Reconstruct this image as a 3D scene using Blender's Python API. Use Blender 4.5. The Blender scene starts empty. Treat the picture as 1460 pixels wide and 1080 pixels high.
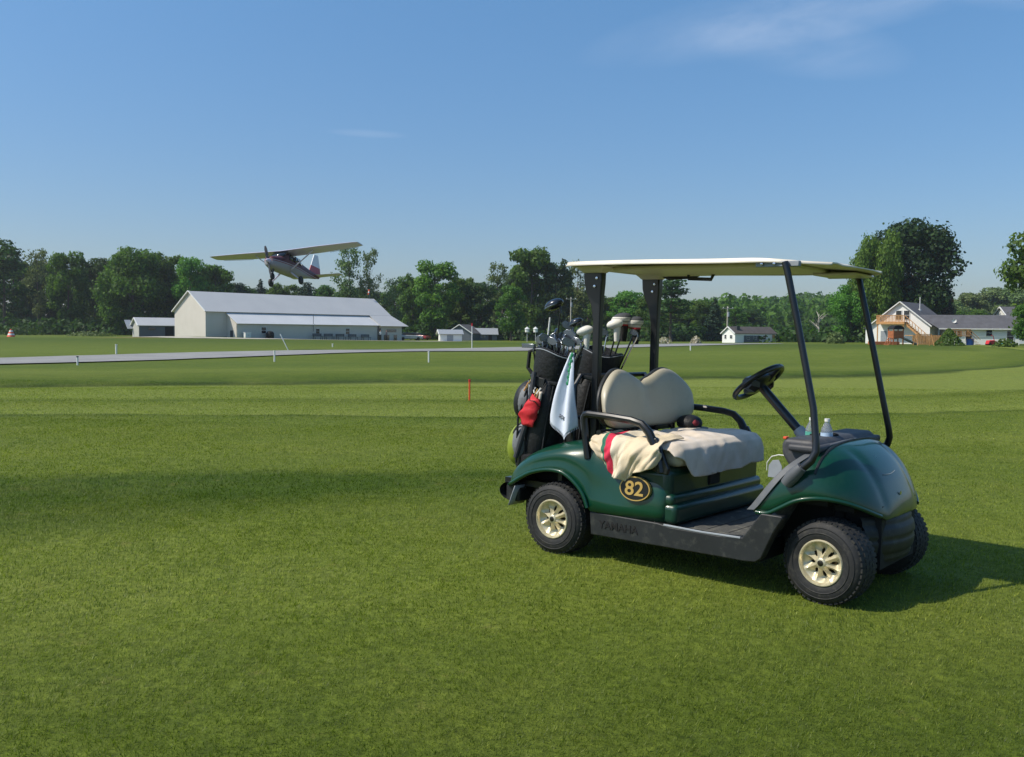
import bpy, math, random
import numpy as np
from mathutils import Matrix, Vector
R = math.radians
random.seed(7); RNG = np.random.default_rng(11)
S = bpy.context.scene
COL = S.collection

# ------------------------------------------------------------------ camera, sky, sun, exposure
F_PX, CAM_H, PITCH, ROLL, TILT = 1350.0, 1.342, 0.0488, 0.008, 0.0195
cam_d = bpy.data.cameras.new("camera"); cam = bpy.data.objects.new("camera", cam_d); COL.objects.link(cam)
cam_d.sensor_fit = 'HORIZONTAL'; cam_d.sensor_width = 36.0; cam_d.lens = 36.0 * F_PX / 1460.0
cam_d.clip_start = 0.05; cam_d.clip_end = 6000
cam.matrix_world = Matrix.Translation((0, 0, CAM_H)) @ Matrix.Rotation(R(90) - PITCH, 4, 'X') @ Matrix.Rotation(ROLL, 4, 'Z')
S.camera = cam
SUN_EL = R(49.5); SUN_TO = Vector((-0.970, -0.246, 0)).normalized()      # horizontal direction towards the sun
w = bpy.data.worlds.new("World"); S.world = w; w.use_nodes = True
nt = w.node_tree; N = nt.nodes; L = nt.links; N.clear()
out = N.new('ShaderNodeOutputWorld'); bg = N.new('ShaderNodeBackground'); L.new(bg.outputs[0], out.inputs[0])
sky = N.new('ShaderNodeTexSky'); sky.sky_type = 'NISHITA'; sky.sun_disc = False
sky.sun_elevation = SUN_EL; sky.sun_rotation = math.atan2(SUN_TO.x, SUN_TO.y)
sky.air_density = 1.0; sky.dust_density = 0.9; sky.ozone_density = 2.2; sky.altitude = 200
bg.inputs[1].default_value = 0.142
# thin cirrus, laid out by direction in the sky
tc = N.new('ShaderNodeTexCoord'); sep = N.new('ShaderNodeSeparateXYZ'); L.new(tc.outputs['Generated'], sep.inputs[0])
def wm(op, a, b=None, clamp=False):
    n = N.new('ShaderNodeMath'); n.operation = op; n.use_clamp = clamp
    for i, v in enumerate((a, b)):
        if v is None: continue
        if isinstance(v, (int, float)): n.inputs[i].default_value = v
        else: L.new(v, n.inputs[i])
    return n.outputs[0]
az = wm('DIVIDE', sep.outputs[0], sep.outputs[1]); el = wm('DIVIDE', sep.outputs[2], sep.outputs[1])
comb = N.new('ShaderNodeCombineXYZ'); L.new(wm('MULTIPLY', az, 3.2), comb.inputs[0]); L.new(wm('MULTIPLY', wm('ADD', el, wm('MULTIPLY', az, -0.22)), 13.0), comb.inputs[1])
cn = N.new('ShaderNodeTexNoise'); cn.inputs['Scale'].default_value = 1.3; cn.inputs['Detail'].default_value = 7; cn.inputs['Roughness'].default_value = 0.6
cn.inputs['Distortion'].default_value = 0.4; L.new(comb.outputs[0], cn.inputs['Vector'])
def blob(a0, e0, sa, se, k=0.0):
    # soft elliptical region of the sky around azimuth a0 / elevation e0
    dx = wm('DIVIDE', wm('SUBTRACT', az, a0), sa)
    dy = wm('DIVIDE', wm('SUBTRACT', wm('SUBTRACT', el, e0), wm('MULTIPLY', wm('SUBTRACT', az, a0), k)), se)
    r2 = wm('ADD', wm('MULTIPLY', dx, dx), wm('MULTIPLY', dy, dy))
    return wm('SUBTRACT', 1.0, r2, True)
m1 = wm('ADD', blob(0.32, 0.342, 0.26, 0.040, 0.22), wm('ADD', wm('MULTIPLY', blob(0.54, 0.365, 0.12, 0.03), 1.3), wm('MULTIPLY', blob(0.30, 0.300, 0.12, 0.035, -.1), 0.55)))
m1 = wm('MULTIPLY', m1, wm('SUBTRACT', wm('MULTIPLY', cn.outputs['Fac'], 2.4), 0.75, True))
m2 = wm('MULTIPLY', blob(-0.153, 0.206, 0.045, 0.0045, -0.05), 0.30)
mm = wm('MULTIPLY', wm('ADD', m1, m2), 0.24, True)
front = wm('GREATER_THAN', sep.outputs[1], 0.02)
mm = wm('MULTIPLY', mm, front)
mixc = N.new('ShaderNodeMix'); mixc.data_type = 'RGBA'; L.new(mm, mixc.inputs[0])
gam = N.new('ShaderNodeHueSaturation'); gam.inputs['Saturation'].default_value = 1.22; L.new(sky.outputs[0], gam.inputs['Color'])
hz = N.new('ShaderNodeValToRGB'); hz.color_ramp.elements[0].color = (.56, .585, .70, 1); hz.color_ramp.elements[1].color = (1.13, 1.20, 1.15, 1); hz.color_ramp.elements[1].position = .42
L.new(wm('MAXIMUM', sep.outputs[2], 0.0), hz.inputs[0]); mu = N.new('ShaderNodeMix'); mu.data_type = 'RGBA'; mu.blend_type = 'MULTIPLY'; mu.inputs[0].default_value = 1.0
L.new(gam.outputs[0], mu.inputs[6]); L.new(hz.outputs[0], mu.inputs[7]); L.new(mu.outputs[2], mixc.inputs[6]); mixc.inputs[7].default_value = (6.6, 7.0, 7.8, 1)
L.new(mixc.outputs[2], bg.inputs[0])
sd = bpy.data.lights.new("sun", 'SUN'); sun = bpy.data.objects.new("sun", sd); COL.objects.link(sun)
sd.energy = 4.8; sd.angle = R(0.53); sd.color = (1.0, 0.92, 0.79)
sdir = Vector((SUN_TO.x * math.cos(SUN_EL), SUN_TO.y * math.cos(SUN_EL), math.sin(SUN_EL)))
sun.rotation_euler = sdir.to_track_quat('Z', 'Y').to_euler(); sun.location = (-20, -5, 30)
S.view_settings.view_transform = 'Standard'; S.view_settings.look = 'None'; S.view_settings.gamma = 1.0
S.view_settings.exposure = 0.0
S.render.engine = 'CYCLES'
S.render.resolution_x = 1024; S.render.resolution_y = 757

# ------------------------------------------------------------------ helpers
def lin(h):
    c = [int(h[i:i + 2], 16) / 255 for i in (0, 2, 4)]
    return tuple(((x / 12.92) if x <= 0.04045 else ((x + 0.055) / 1.055) ** 2.4) for x in c) + (1,)
def tag(o, label=None, cat=None, group=None, kind=None):
    if label: o['label'] = label
    if cat: o['category'] = cat
    if group: o['group'] = group
    if kind: o['kind'] = kind
    return o
def empty(name, loc=(0, 0, 0), rz=0, label=None, cat=None, group=None):
    o = bpy.data.objects.new(name, None); o.empty_display_size = 0.3; COL.objects.link(o)
    o.location = loc; o.rotation_euler = (0, 0, rz)
    return tag(o, label, cat, group)
class MB:
    def __init__(s): s.v = []; s.f = []; s.m = []
    def add(s, v, f, m=0):
        b = len(s.v); s.v += [tuple(p) for p in v]; s.f += [tuple(i + b for i in q) for q in f]; s.m += [m] * len(f); return s
    def box(s, c, d, m=0, rot=None):
        x, y, z = d[0] / 2, d[1] / 2, d[2] / 2
        v = [Vector(p) for p in ((-x, -y, -z), (x, -y, -z), (x, y, -z), (-x, y, -z), (-x, -y, z), (x, -y, z), (x, y, z), (-x, y, z))]
        if rot is not None: v = [rot @ p for p in v]
        v = [p + Vector(c) for p in v]
        return s.add(v, [(0, 3, 2, 1), (4, 5, 6, 7), (0, 1, 5, 4), (1, 2, 6, 5), (2, 3, 7, 6), (3, 0, 4, 7)], m)
    def bb(s, a, b, m=0):
        return s.box([(a[i] + b[i]) / 2 for i in range(3)], [abs(b[i] - a[i]) for i in range(3)], m)
    def tube(s, pts, r, n=10, m=0, cap=True, sq=None):
        pts = [Vector(p) for p in pts]; k = len(pts); rr = r if isinstance(r, (list, tuple)) else [r] * k
        rings = []; up = None
        for i, p in enumerate(pts):
            t = (pts[min(i + 1, k - 1)] - pts[max(i - 1, 0)]).normalized()
            if up is None:
                up = Vector((0, 0, 1)) if abs(t.z) < 0.9 else Vector((1, 0, 0))
            a = t.cross(up); a = a.normalized() if a.length > 1e-6 else Vector((0, 1, 0)); up = a.cross(t).normalized()
            ring = []
            for j in range(n):
                th = 2 * math.pi * (j + 0.5) / n; ca, sa = math.cos(th), math.sin(th)
                if sq:
                    q = max(abs(ca), abs(sa)) if n == 4 else 1
                    ca, sa = ca / q * sq[0], sa / q * sq[1]
                ring.append(p + a * ca * rr[i] + up * sa * rr[i])
            rings.append(ring)
        return s.loft(rings, m, cap)
    def loft(s, rings, m=0, cap=True, closed=True):
        n = len(rings[0]); v = [p for r in rings for p in r]; f = []
        for i in range(len(rings) - 1):
            for j in range(n if closed else n - 1):
                a = i * n + j; b = i * n + (j + 1) % n
                f.append((a, b, b + n, a + n))
        if cap:
            f.append(tuple(range(n - 1, -1, -1))); b = (len(rings) - 1) * n; f.append(tuple(range(b, b + n)))
        return s.add(v, f, m)
    def lathe(s, prof, c=(0, 0, 0), axis='z', n=24, m=0, cap=False, M=None):
        rings = []
        for r, h in prof:
            ring = []
            for j in range(n):
                a = 2 * math.pi * j / n; x, y = r * math.cos(a), r * math.sin(a)
                p = {'z': (x, y, h), 'y': (x, h, y), 'x': (h, x, y)}[axis]
                p = Vector(p)
                if M is not None: p = M @ p
                ring.append(p + Vector(c))
            rings.append(ring)
        return s.loft(rings, m, cap)
    def prism(s, poly, axis, a, b, m=0):
        def P(u, v, t): return {'y': (u, t, v), 'x': (t, u, v), 'z': (u, v, t)}[axis]
        n = len(poly); v = [P(u, q, a) for u, q in poly] + [P(u, q, b) for u, q in poly]
        f = [tuple(range(n)), tuple(range(2 * n - 1, n - 1, -1))] + [(i, i + n, (i + 1) % n + n, (i + 1) % n) for i in range(n)]
        return s.add(v, f, m)
    def grid(s, fn, nu, nv, m=0):
        v = [fn(i / nu, j / nv) for i in range(nu + 1) for j in range(nv + 1)]
        f = [(i * (nv + 1) + j, (i + 1) * (nv + 1) + j, (i + 1) * (nv + 1) + j + 1, i * (nv + 1) + j + 1) for i in range(nu) for j in range(nv)]
        return s.add(v, f, m)
    def ell(s, c, r, nu=16, nv=10, m=0, M=None):
        rings = []
        for i in range(nv + 1):
            ph = math.pi * (i / nv - 0.5); ring = []
            for j in range(nu):
                th = 2 * math.pi * j / nu
                p = Vector((r[0] * max(math.cos(ph), 0.001) * math.cos(th), r[1] * max(math.cos(ph), 0.001) * math.sin(th), r[2] * math.sin(ph)))
                if M is not None: p = M @ p
                ring.append(p + Vector(c))
            rings.append(ring)
        return s.loft(rings, m, True)
    def mirror_y(s):
        n = len(s.v); s.v += [(x, -y, z) for x, y, z in s.v]; s.f += [tuple(reversed([i + n for i in f])) for f in s.f]; s.m += list(s.m); return s
    def build(s, name, mats, parent=None, bevel=0, seg=2, smooth=35, sub=0, solid=0, fix=True, loc=None):
        me = bpy.data.meshes.new(name); me.from_pydata(s.v, [], s.f)
        if not isinstance(mats, (list, tuple)): mats = [mats]
        for mt in mats: me.materials.append(mt)
        if len(mats) > 1: me.polygons.foreach_set('material_index', s.m)
        if fix:
            import bmesh
            b = bmesh.new(); b.from_mesh(me); bmesh.ops.recalc_face_normals(b, faces=b.faces); b.to_mesh(me); b.free()
        if smooth:
            me.polygons.foreach_set('use_smooth', [True] * len(me.polygons)); me.set_sharp_from_angle(angle=R(smooth if not sub else 180))
        o = bpy.data.objects.new(name, me); COL.objects.link(o)
        if parent: o.parent = parent
        if loc: o.location = loc
        if solid: md = o.modifiers.new('solid', 'SOLIDIFY'); md.thickness = solid; md.offset = 0
        if bevel:
            md = o.modifiers.new('bevel', 'BEVEL'); md.width = bevel; md.segments = seg; md.limit_method = 'ANGLE'; md.angle_limit = R(28)
            if smooth: md.harden_normals = False
        if sub: md = o.modifiers.new('sub', 'SUBSURF'); md.levels = sub; md.render_levels = sub
        return o
def copy_tree(o, parent=None):
    c = o.copy(); COL.objects.link(c)
    if parent: c.parent = parent
    for ch in list(o.children): copy_tree(ch, c)
    return c
def interp(x, pts):
    return float(np.interp(x, [p[0] for p in pts], [p[1] for p in pts]))
def smooth_interp(x, pts):
    # Catmull-like smooth curve through the points
    xs = [p[0] for p in pts]; ys = [p[1] for p in pts]
    if x <= xs[0]: return ys[0]
    if x >= xs[-1]: return ys[-1]
    i = max(j for j in range(len(xs)) if xs[j] <= x); i = min(i, len(xs) - 2)
    def sl(j):
        if j == 0: return (ys[1] - ys[0]) / (xs[1] - xs[0])
        if j == len(xs) - 1: return (ys[-1] - ys[-2]) / (xs[-1] - xs[-2])
        return (ys[j + 1] - ys[j - 1]) / (xs[j + 1] - xs[j - 1])
    h = xs[i + 1] - xs[i]; t = (x - xs[i]) / h; a, b = sl(i) * h, sl(i + 1) * h
    return (2 * t ** 3 - 3 * t ** 2 + 1) * ys[i] + (t ** 3 - 2 * t ** 2 + t) * a + (-2 * t ** 3 + 3 * t ** 2) * ys[i + 1] + (t ** 3 - t ** 2) * b

# ------------------------------------------------------------------ materials
class G:
    """tiny node graph helper"""
    def __init__(s, mt): s.t = mt.node_tree; s.n = s.t.nodes; s.l = s.t.links
    def node(s, ty, **k):
        n = s.n.new(ty)
        for a, b in k.items(): setattr(n, a, b)
        return n
    def set(s, sock, v):
        if isinstance(v, bpy.types.NodeSocket): s.l.new(v, sock)
        else: sock.default_value = v
    def math(s, op, a, b=0.0, c=None, clamp=False):
        n = s.node('ShaderNodeMath', operation=op, use_clamp=clamp); s.set(n.inputs[0], a); s.set(n.inputs[1], b)
        if c is not None: s.set(n.inputs[2], c)
        return n.outputs[0]
    def noise(s, vec, scale, detail=4, rough=0.55, dist=0.0):
        n = s.node('ShaderNodeTexNoise'); s.set(n.inputs['Vector'], vec); n.inputs['Scale'].default_value = scale
        n.inputs['Detail'].default_value = detail; n.inputs['Roughness'].default_value = rough; n.inputs['Distortion'].default_value = dist
        return n.outputs['Fac']
    def ramp(s, fac, pts, interp='LINEAR'):
        n = s.node('ShaderNodeValToRGB'); n.color_ramp.interpolation = interp; e = n.color_ramp.elements
        while len(e) < len(pts): e.new(0.5)
        for i, (p, c) in enumerate(pts): e[i].position = p; e[i].color = c if len(c) == 4 else tuple(c) + (1,)
        s.set(n.inputs[0], fac); return n.outputs[0]
    def mix(s, f, a, b, mode='MIX'):
        n = s.node('ShaderNodeMix', data_type='RGBA', blend_type=mode); s.set(n.inputs[0], f); s.set(n.inputs[6], a); s.set(n.inputs[7], b); return n.outputs[2]
    def bump(s, h, strength=0.3, dist=0.01):
        n = s.node('ShaderNodeBump'); n.inputs['Strength'].default_value = strength; n.inputs['Distance'].default_value = dist; s.set(n.inputs['Height'], h); return n.outputs[0]
def newmat(name):
    mt = bpy.data.materials.new(name); mt.use_nodes = True; return mt, G(mt), mt.node_tree.nodes['Principled BSDF']
def mat(name, col, rough=0.5, metal=0.0, var=0.15, scale=6.0, bump=0.0, bscale=60, coat=0.0, spec=0.5, bdist=0.004, dirt=None, sheen=0.0, rvar=0.12):
    mt, g, p = newmat(name); c = lin(col) if isinstance(col, str) else tuple(col) + (1,)
    tcn = g.node('ShaderNodeTexCoord').outputs['Object']
    nz = g.noise(tcn, scale, 5, 0.6)
    d = tuple(x * (1 - var) for x in c[:3]) + (1,); u = tuple(min(1, x * (1 + var)) for x in c[:3]) + (1,)
    colr = g.ramp(nz, [(0.3, d), (0.7, u)])
    if dirt:
        nd = g.noise(tcn, scale * 2.3, 6, 0.7); colr = g.mix(g.ramp(nd, [(0.52, (0, 0, 0)), (0.75, (dirt[1],) * 3)]), colr, lin(dirt[0]))
    g.set(p.inputs['Base Color'], colr)
    p.inputs['Metallic'].default_value = metal
    nr = g.noise(tcn, scale * 3.1, 4)
    g.set(p.inputs['Roughness'], g.math('ADD', rough - rvar / 2, g.math('MULTIPLY', nr, rvar), clamp=True))
    p.inputs['Coat Weight'].default_value = coat; p.inputs['Coat Roughness'].default_value = 0.04
    p.inputs['Specular IOR Level'].default_value = spec
    if sheen: p.inputs['Sheen Weight'].default_value = sheen
    if bump: g.set(p.inputs['Normal'], g.bump(g.noise(tcn, bscale, 4), bump, bdist))
    return mt
M = {}
M['green'] = mat('green_paint', '073a28', 0.30, var=0.06, scale=2, coat=0.5, spec=0.3, dirt=('4a5a44', 0.16), rvar=0.1)
M['green_dull'] = mat('green_plastic', '083425', 0.38, var=0.1, scale=3, coat=0.25, dirt=('4a5a44', 0.2))
M['black'] = mat('black_plastic', '1d1f20', 0.5, var=0.25, scale=8, bump=0.12, bscale=220, bdist=0.001, dirt=('5b5b52', 0.25))
M['skirt'] = mat('skirt_plastic', '1c1f21', 0.55, var=0.2, scale=7, bump=0.15, bscale=240, bdist=0.001, dirt=('6b6b60', 0.3))
M['tubeblack'] = mat('black_tube', '17191c', 0.33, var=0.15, scale=9, coat=0.2, rvar=0.15)
M['deep'] = mat('undercarriage_black', '0c0c0c', 0.8, var=0.3)
M['rubber'] = mat('tyre_rubber', '1f2021', 0.72, var=0.2, scale=14, bump=0.2, bscale=120, bdist=0.002, dirt=('6b6658', 0.3))
M['rim'] = mat('champagne_rim', 'cfc6a8', 0.36, 0.45, var=0.14, scale=16, dirt=('5a4f2c', 0.55))
M['rimdark'] = mat('rim_recess', '3a3018', 0.7, 0.2, var=0.4, scale=20)
M['hub'] = mat('hub_cap_dark', '2c2a22', 0.4, 0.5, var=0.3)
M['vinyl'] = mat('seat_vinyl', 'b5ad98', 0.42, var=0.05, scale=5, bump=0.08, bscale=320, bdist=0.0006, dirt=('8d8672', 0.25))
M['roof'] = mat('roof_plastic', 'd2cbbb', 0.42, var=0.05, scale=3, bump=0.03, bscale=50, dirt=('8f8870', 0.25))
M['dash'] = mat('dash_plastic', '3c3d42', 0.58, var=0.12, scale=9, bump=0.15, bscale=260, bdist=0.001, dirt=('777468', 0.3))
M['trimgrey'] = mat('grey_trim', '55585c', 0.5, var=0.1, bump=.1, bscale=200, bdist=.001, dirt=('8a877c', .3))
M['matfloor'] = mat('floor_mat', '4b4b48', 0.75, var=0.2, scale=7, bump=0.4, bscale=140, bdist=0.002, dirt=('8d8a7c', 0.7))
M['chrome'] = mat('steel', 'c9ccd0', 0.2, 1.0, var=0.05)
M['white'] = mat('white_paint', 'dcdcd8', 0.5, var=0.06, scale=3)
M['clubhead'] = mat('club_steel', '7f848a', 0.28, 0.9, var=0.1)
M['clubblack'] = mat('club_black', '23272e', 0.25, 0.3, var=0.1, coat=0.6)
M['red'] = mat('red_fabric', 'c2222c', 0.7, var=0.12, scale=25, bump=0.4, bscale=60, bdist=0.006)
M['dullred'] = mat('dull_red_fabric', '7c2630', 0.8)
M['bagblack'] = mat('bag_nylon', '15171a', 0.6, var=0.3, scale=18, bump=0.5, bscale=45, bdist=0.01)
M['baggrey'] = mat('bag_grey', '6d7073', 0.65, var=0.15, scale=18, bump=0.5, bscale=40, bdist=0.008)
M['baglime'] = mat('bag_lime', '808f2c', 0.6, var=0.1, scale=18, bump=0.3, bscale=40, bdist=0.006)
M['gold'] = mat('badge_gold', 'c4a25a', 0.35, 0.3, var=0.1)
M['badgeblack'] = mat('badge_black', '14140f', 0.35, var=0.2)
M['orange'] = mat('orange_plastic', 'e0552a', 0.5, var=0.1)
M['brownwood'] = mat('deck_wood', 'b98a56', 0.75, var=0.25, scale=3, bump=0.3, bscale=20, bdist=0.02)
M['redwood'] = mat('playset_wood', 'a5623a', 0.75, var=0.25, scale=3)
M['glass_dark'] = mat('window_glass', '1b232b', 0.1, var=0.3, coat=0.6)
M['shingle'] = mat('roof_shingle', '56565a', 0.9, var=0.2, scale=1.2, bump=0.4, bscale=9, bdist=0.05)
M['shingle_brown'] = mat('roof_shingle_brown', '4f4a48', 0.9, var=0.2, scale=1.2)
M['foil'] = mat('grey_panel', '8f959b', 0.6, var=0.15)
def metal_roof(name, col, ang=0):
    mt, g, p = newmat(name); tcn = g.node('ShaderNodeTexCoord').outputs['Object']
    w_ = g.node('ShaderNodeTexWave', wave_type='BANDS', bands_direction='X'); g.set(w_.inputs['Vector'], tcn); w_.inputs['Scale'].default_value = 1.1; w_.inputs['Distortion'].default_value = 0.0
    g.set(p.inputs['Base Color'], g.mix(g.math('MULTIPLY', g.noise(tcn, 0.35, 5), 0.4), lin(col), lin('96999b')))
    g.set(p.inputs['Normal'], g.bump(w_.outputs['Fac'], 0.25, 0.04)); p.inputs['Roughness'].default_value = 0.45; p.inputs['Metallic'].default_value = 0.1
    return mt
M['metroof'] = metal_roof('ribbed_metal_roof', 'c9c8c4'); M['metroof_lit'] = metal_roof('sun_toned_metal_roof', 'dfdfdd')  # second roof is a lighter copy, sun on the lean-to slope put into its colour
def siding(name, col, vert=True, dirt='8b8775', sc=2.0):
    mt, g, p = newmat(name); tcn = g.node('ShaderNodeTexCoord').outputs['Object']
    w_ = g.node('ShaderNodeTexWave', wave_type='BANDS', bands_direction='X' if vert else 'Z'); g.set(w_.inputs['Vector'], tcn); w_.inputs['Scale'].default_value = sc
    if vert:
        mp = g.node('ShaderNodeMapping'); g.set(mp.inputs[0], tcn); mp.inputs['Rotation'].default_value = (0, 0, R(45)); g.set(w_.inputs['Vector'], mp.outputs[0])
    g.set(p.inputs['Base Color'], g.mix(g.math('MULTIPLY', g.noise(tcn, 0.6, 6, 0.7), 0.35), lin(col), lin(dirt)))
    g.set(p.inputs['Normal'], g.bump(w_.outputs['Fac'], 0.2, 0.03)); p.inputs['Roughness'].default_value = 0.6
    return mt
M['hangarwall'] = siding('hangar_siding', 'd2ccc2'); M['whitewall'] = siding('white_siding', 'f0f0ec', False, 'a8a8a4', 3.0)
M['shedgrey'] = siding('grey_weathered_siding', '5c646c', False, '33383c', 2.0); M['shedwhite'] = siding('peeling_white_siding', 'b9b8b0', True, '55524a', 1.0)

# ground colour bands by position on the course (mowing lanes, sheen of the leaning blades put into the colour), shared by the turf and the blades
def turf_colour(g, pos):
    sp = g.node('ShaderNodeSeparateXYZ'); g.set(sp.inputs[0], pos); X, Y = sp.outputs[0], sp.outputs[1]
    xr = g.math('MAXIMUM', X, 0.0)
    s = g.math('SUBTRACT', Y, g.math('MULTIPLY', X, 0.25))
    s = g.math('SUBTRACT', s, g.math('MULTIPLY', g.math('MULTIPLY', xr, xr), g.math('MULTIPLY', 0.00055, g.math('MINIMUM', Y, 40.0))))
    wob = g.math('MULTIPLY', g.math('SUBTRACT', g.noise(pos, 0.12, 3), 0.5), 2.2)
    wob = g.math('ADD', wob, g.math('MULTIPLY', g.math('SUBTRACT', g.noise(pos, 1.1, 3), 0.5), 0.5))
    s = g.math('ADD', s, g.math('MULTIPLY', wob, g.math('MINIMUM', g.math('MULTIPLY', Y, 0.08), 1.0)))
    lt, dk, md, vd = (0.158, 0.202, 0.032), (0.062, 0.104, 0.005), (0.108, 0.150, 0.016), (0.045, 0.072, 0.008)
    lt2 = (0.195, 0.240, 0.050)
    st = [(0, (0.078, 0.112, 0.012)), (2.7, (0.085, 0.122, 0.013)), (3.7, (0.118, 0.158, 0.022)), (4.9, lt), (6.0, lt), (7.0, (0.138, 0.182, 0.026)), (8.2, (0.130, 0.174, 0.024)), (9.5, (0.136, 0.180, 0.025)), (11.0, (0.160, 0.202, 0.032)), (12.2, (0.138, 0.182, 0.024)), (13.2, (0.140, 0.184, 0.025)), (14.7, (0.110, 0.155, 0.016)), (15.02, (0.075, 0.112, 0.010)), (15.25, lt2), (17.5, lt), (18.4, md), (19.2, lt2), (25.0, lt2), (25.45, vd), (25.8, vd), (26.2, dk), (28, md), (30, md), (33, lt)]
    r = g.ramp(g.math('DIVIDE', s, 60.0, clamp=True), [(a / 60.0, c) for a, c in st])
    up_ = g.math('MULTIPLY', g.math('SUBTRACT', 9.3, s), 2.2, clamp=True); lo_ = g.math('MULTIPLY', g.math('SUBTRACT', g.math('ADD', g.math('SUBTRACT', Y, g.math('MULTIPLY', X, 0.80)), wob), 7.7), 0.9, clamp=True); rt_ = g.math('SUBTRACT', 1.0, g.math('MULTIPLY', g.math('SUBTRACT', X, 0.2), 0.5, clamp=True))
    r = g.mix(g.math('MULTIPLY', g.math('MULTIPLY', up_, lo_), g.math('MULTIPLY', rt_, 0.96)), r, (0.056, 0.098, 0.004, 1))
    # farther lanes
    far = g.ramp(g.math('DIVIDE', Y, 200.0, clamp=True), [(0, md), (0.14, md), (0.18, (0.092, 0.138, 0.016)), (0.23, md), (0.29, (0.125, 0.170, 0.024)), (0.38, md), (0.6, dk), (0.8, md), (1, md)])
    r = g.mix(g.math('MULTIPLY', g.math('SUBTRACT', s, 30.0), 0.14, clamp=True), r, far)
    # blotches: yellower and duller patches
    b1 = g.noise(pos, 0.55, 5, 0.65); r = g.mix(g.ramp(b1, [(0.45, (0, 0, 0)), (0.78, (0.40,) * 3)]), r, (0.215, 0.235, 0.050, 1))
    b2 = g.noise(pos, 2.3, 5, 0.7); r = g.mix(g.ramp(b2, [(0.52, (0, 0, 0)), (0.82, (0.42,) * 3)]), r, (0.075, 0.118, 0.010, 1))
    mx = g.math('DIVIDE', g.math('ADD', X, 53.0), 9.0); my = g.math('DIVIDE', g.math('SUBTRACT', Y, 136.0), 5.5); rr = g.math('ADD', g.math('MULTIPLY', mx, mx), g.math('MULTIPLY', my, my))
    r = g.mix(g.math('MULTIPLY', g.math('SUBTRACT', 1.0, rr, clamp=True), 0.8), r, (0.24, 0.19, 0.07, 1))
    r = g.mix(1.0, r, (0.95, 0.965, 0.84, 1), 'MULTIPLY')
    b3 = g.noise(pos, 3.7, 6, 0.8); r = g.mix(g.ramp(b3, [(0.60, (0, 0, 0)), (0.74, (0.55,) * 3)]), r, (0.24, 0.215, 0.07, 1))
    return r
def turf_mat():
    mt, g, p = newmat('turf'); pos = g.node('ShaderNodeNewGeometry').outputs['Position']
    c = turf_colour(g, pos)
    mp = g.node('ShaderNodeMapping'); g.set(mp.inputs[0], pos); mp.inputs['Scale'].default_value = (1, 1, 1)
    f1 = g.noise(mp.outputs[0], 22, 6, 0.75); f2 = g.noise(pos, 5, 4, 0.7)
    c = g.mix(1.0, c, g.ramp(f1, [(0.30, (0.45, 0.48, 0.42)), (0.72, (1.35, 1.3, 1.25))]), 'MULTIPLY')
    c = g.mix(1.0, c, g.ramp(f2, [(0.30, (0.8, 0.82, 0.8)), (0.7, (1.15, 1.12, 1.1))]), 'MULTIPLY')
    g.set(p.inputs['Base Color'], c); p.inputs['Roughness'].default_value = 0.85; p.inputs['Specular IOR Level'].default_value = 0.15
    g.set(p.inputs['Normal'], g.bump(g.math('ADD', f1, g.math('MULTIPLY', g.noise(pos, 90, 3), 0.5)), 0.6, 0.03))
    return mt
def blade_mat():
    mt, g, p = newmat('grass_blades'); pos = g.node('ShaderNodeNewGeometry').outputs['Position']
    c = turf_colour(g, pos)
    at = g.node('ShaderNodeAttribute', attribute_name='lv').outputs['Fac']
    c = g.mix(1.0, c, g.ramp(at, [(0.0, (0.62, 0.7, 0.6)), (0.55, (1.15, 1.15, 1.1)), (0.9, (1.5, 1.42, 1.3)), (1.0, (2.6, 2.2, 2.3))]), 'MULTIPLY')
    g.set(p.inputs['Base Color'], c); p.inputs['Roughness'].default_value = 0.5; p.inputs['Specular IOR Level'].default_value = 0.3
    tr = g.node('ShaderNodeBsdfTranslucent'); g.set(tr.inputs[0], g.mix(1.0, c, (1.1, 1.25, 0.5, 1), 'MULTIPLY'))
    ms = g.node('ShaderNodeMixShader'); ms.inputs[0].default_value = 0.4
    g.l.new(p.outputs[0], ms.inputs[1]); g.l.new(tr.outputs[0], ms.inputs[2])
    g.l.new(ms.outputs[0], mt.node_tree.nodes['Material Output'].inputs[0]); return mt
def leaf_mat(name, dark, light, trans=0.3):
    mt, g, p = newmat(name); at = g.node('ShaderNodeAttribute', attribute_name='lv').outputs['Fac']
    oi = g.node('ShaderNodeObjectInfo').outputs['Random']
    tcn = g.node('ShaderNodeTexCoord').outputs['Object']
    k = g.math('ADD', g.math('MULTIPLY', at, 0.55), g.math('MULTIPLY', g.noise(tcn, 0.45, 3), 0.5))
    c = g.ramp(k, [(0.25, lin(dark)), (0.8, lin(light))])
    hs = g.node('ShaderNodeHueSaturation'); g.set(hs.inputs['Color'], c)
    g.set(hs.inputs['Hue'], g.math('ADD', 0.478, g.math('MULTIPLY', oi, 0.04))); g.set(hs.inputs['Value'], g.math('ADD', 0.86, g.math('MULTIPLY', oi, 0.28)))
    hs.inputs['Saturation'].default_value = 0.95
    g.set(p.inputs['Base Color'], hs.outputs[0]); p.inputs['Roughness'].default_value = 0.6; p.inputs['Specular IOR Level'].default_value = 0.25
    tr = g.node('ShaderNodeBsdfTranslucent'); g.set(tr.inputs[0], g.mix(1.0, hs.outputs[0], (1.2, 1.3, 0.5, 1), 'MULTIPLY'))
    ms = g.node('ShaderNodeMixShader'); ms.inputs[0].default_value = trans
    g.l.new(p.outputs[0], ms.inputs[1]); g.l.new(tr.outputs[0], ms.inputs[2])
    g.l.new(ms.outputs[0], mt.node_tree.nodes['Material Output'].inputs[0]); return mt
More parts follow.
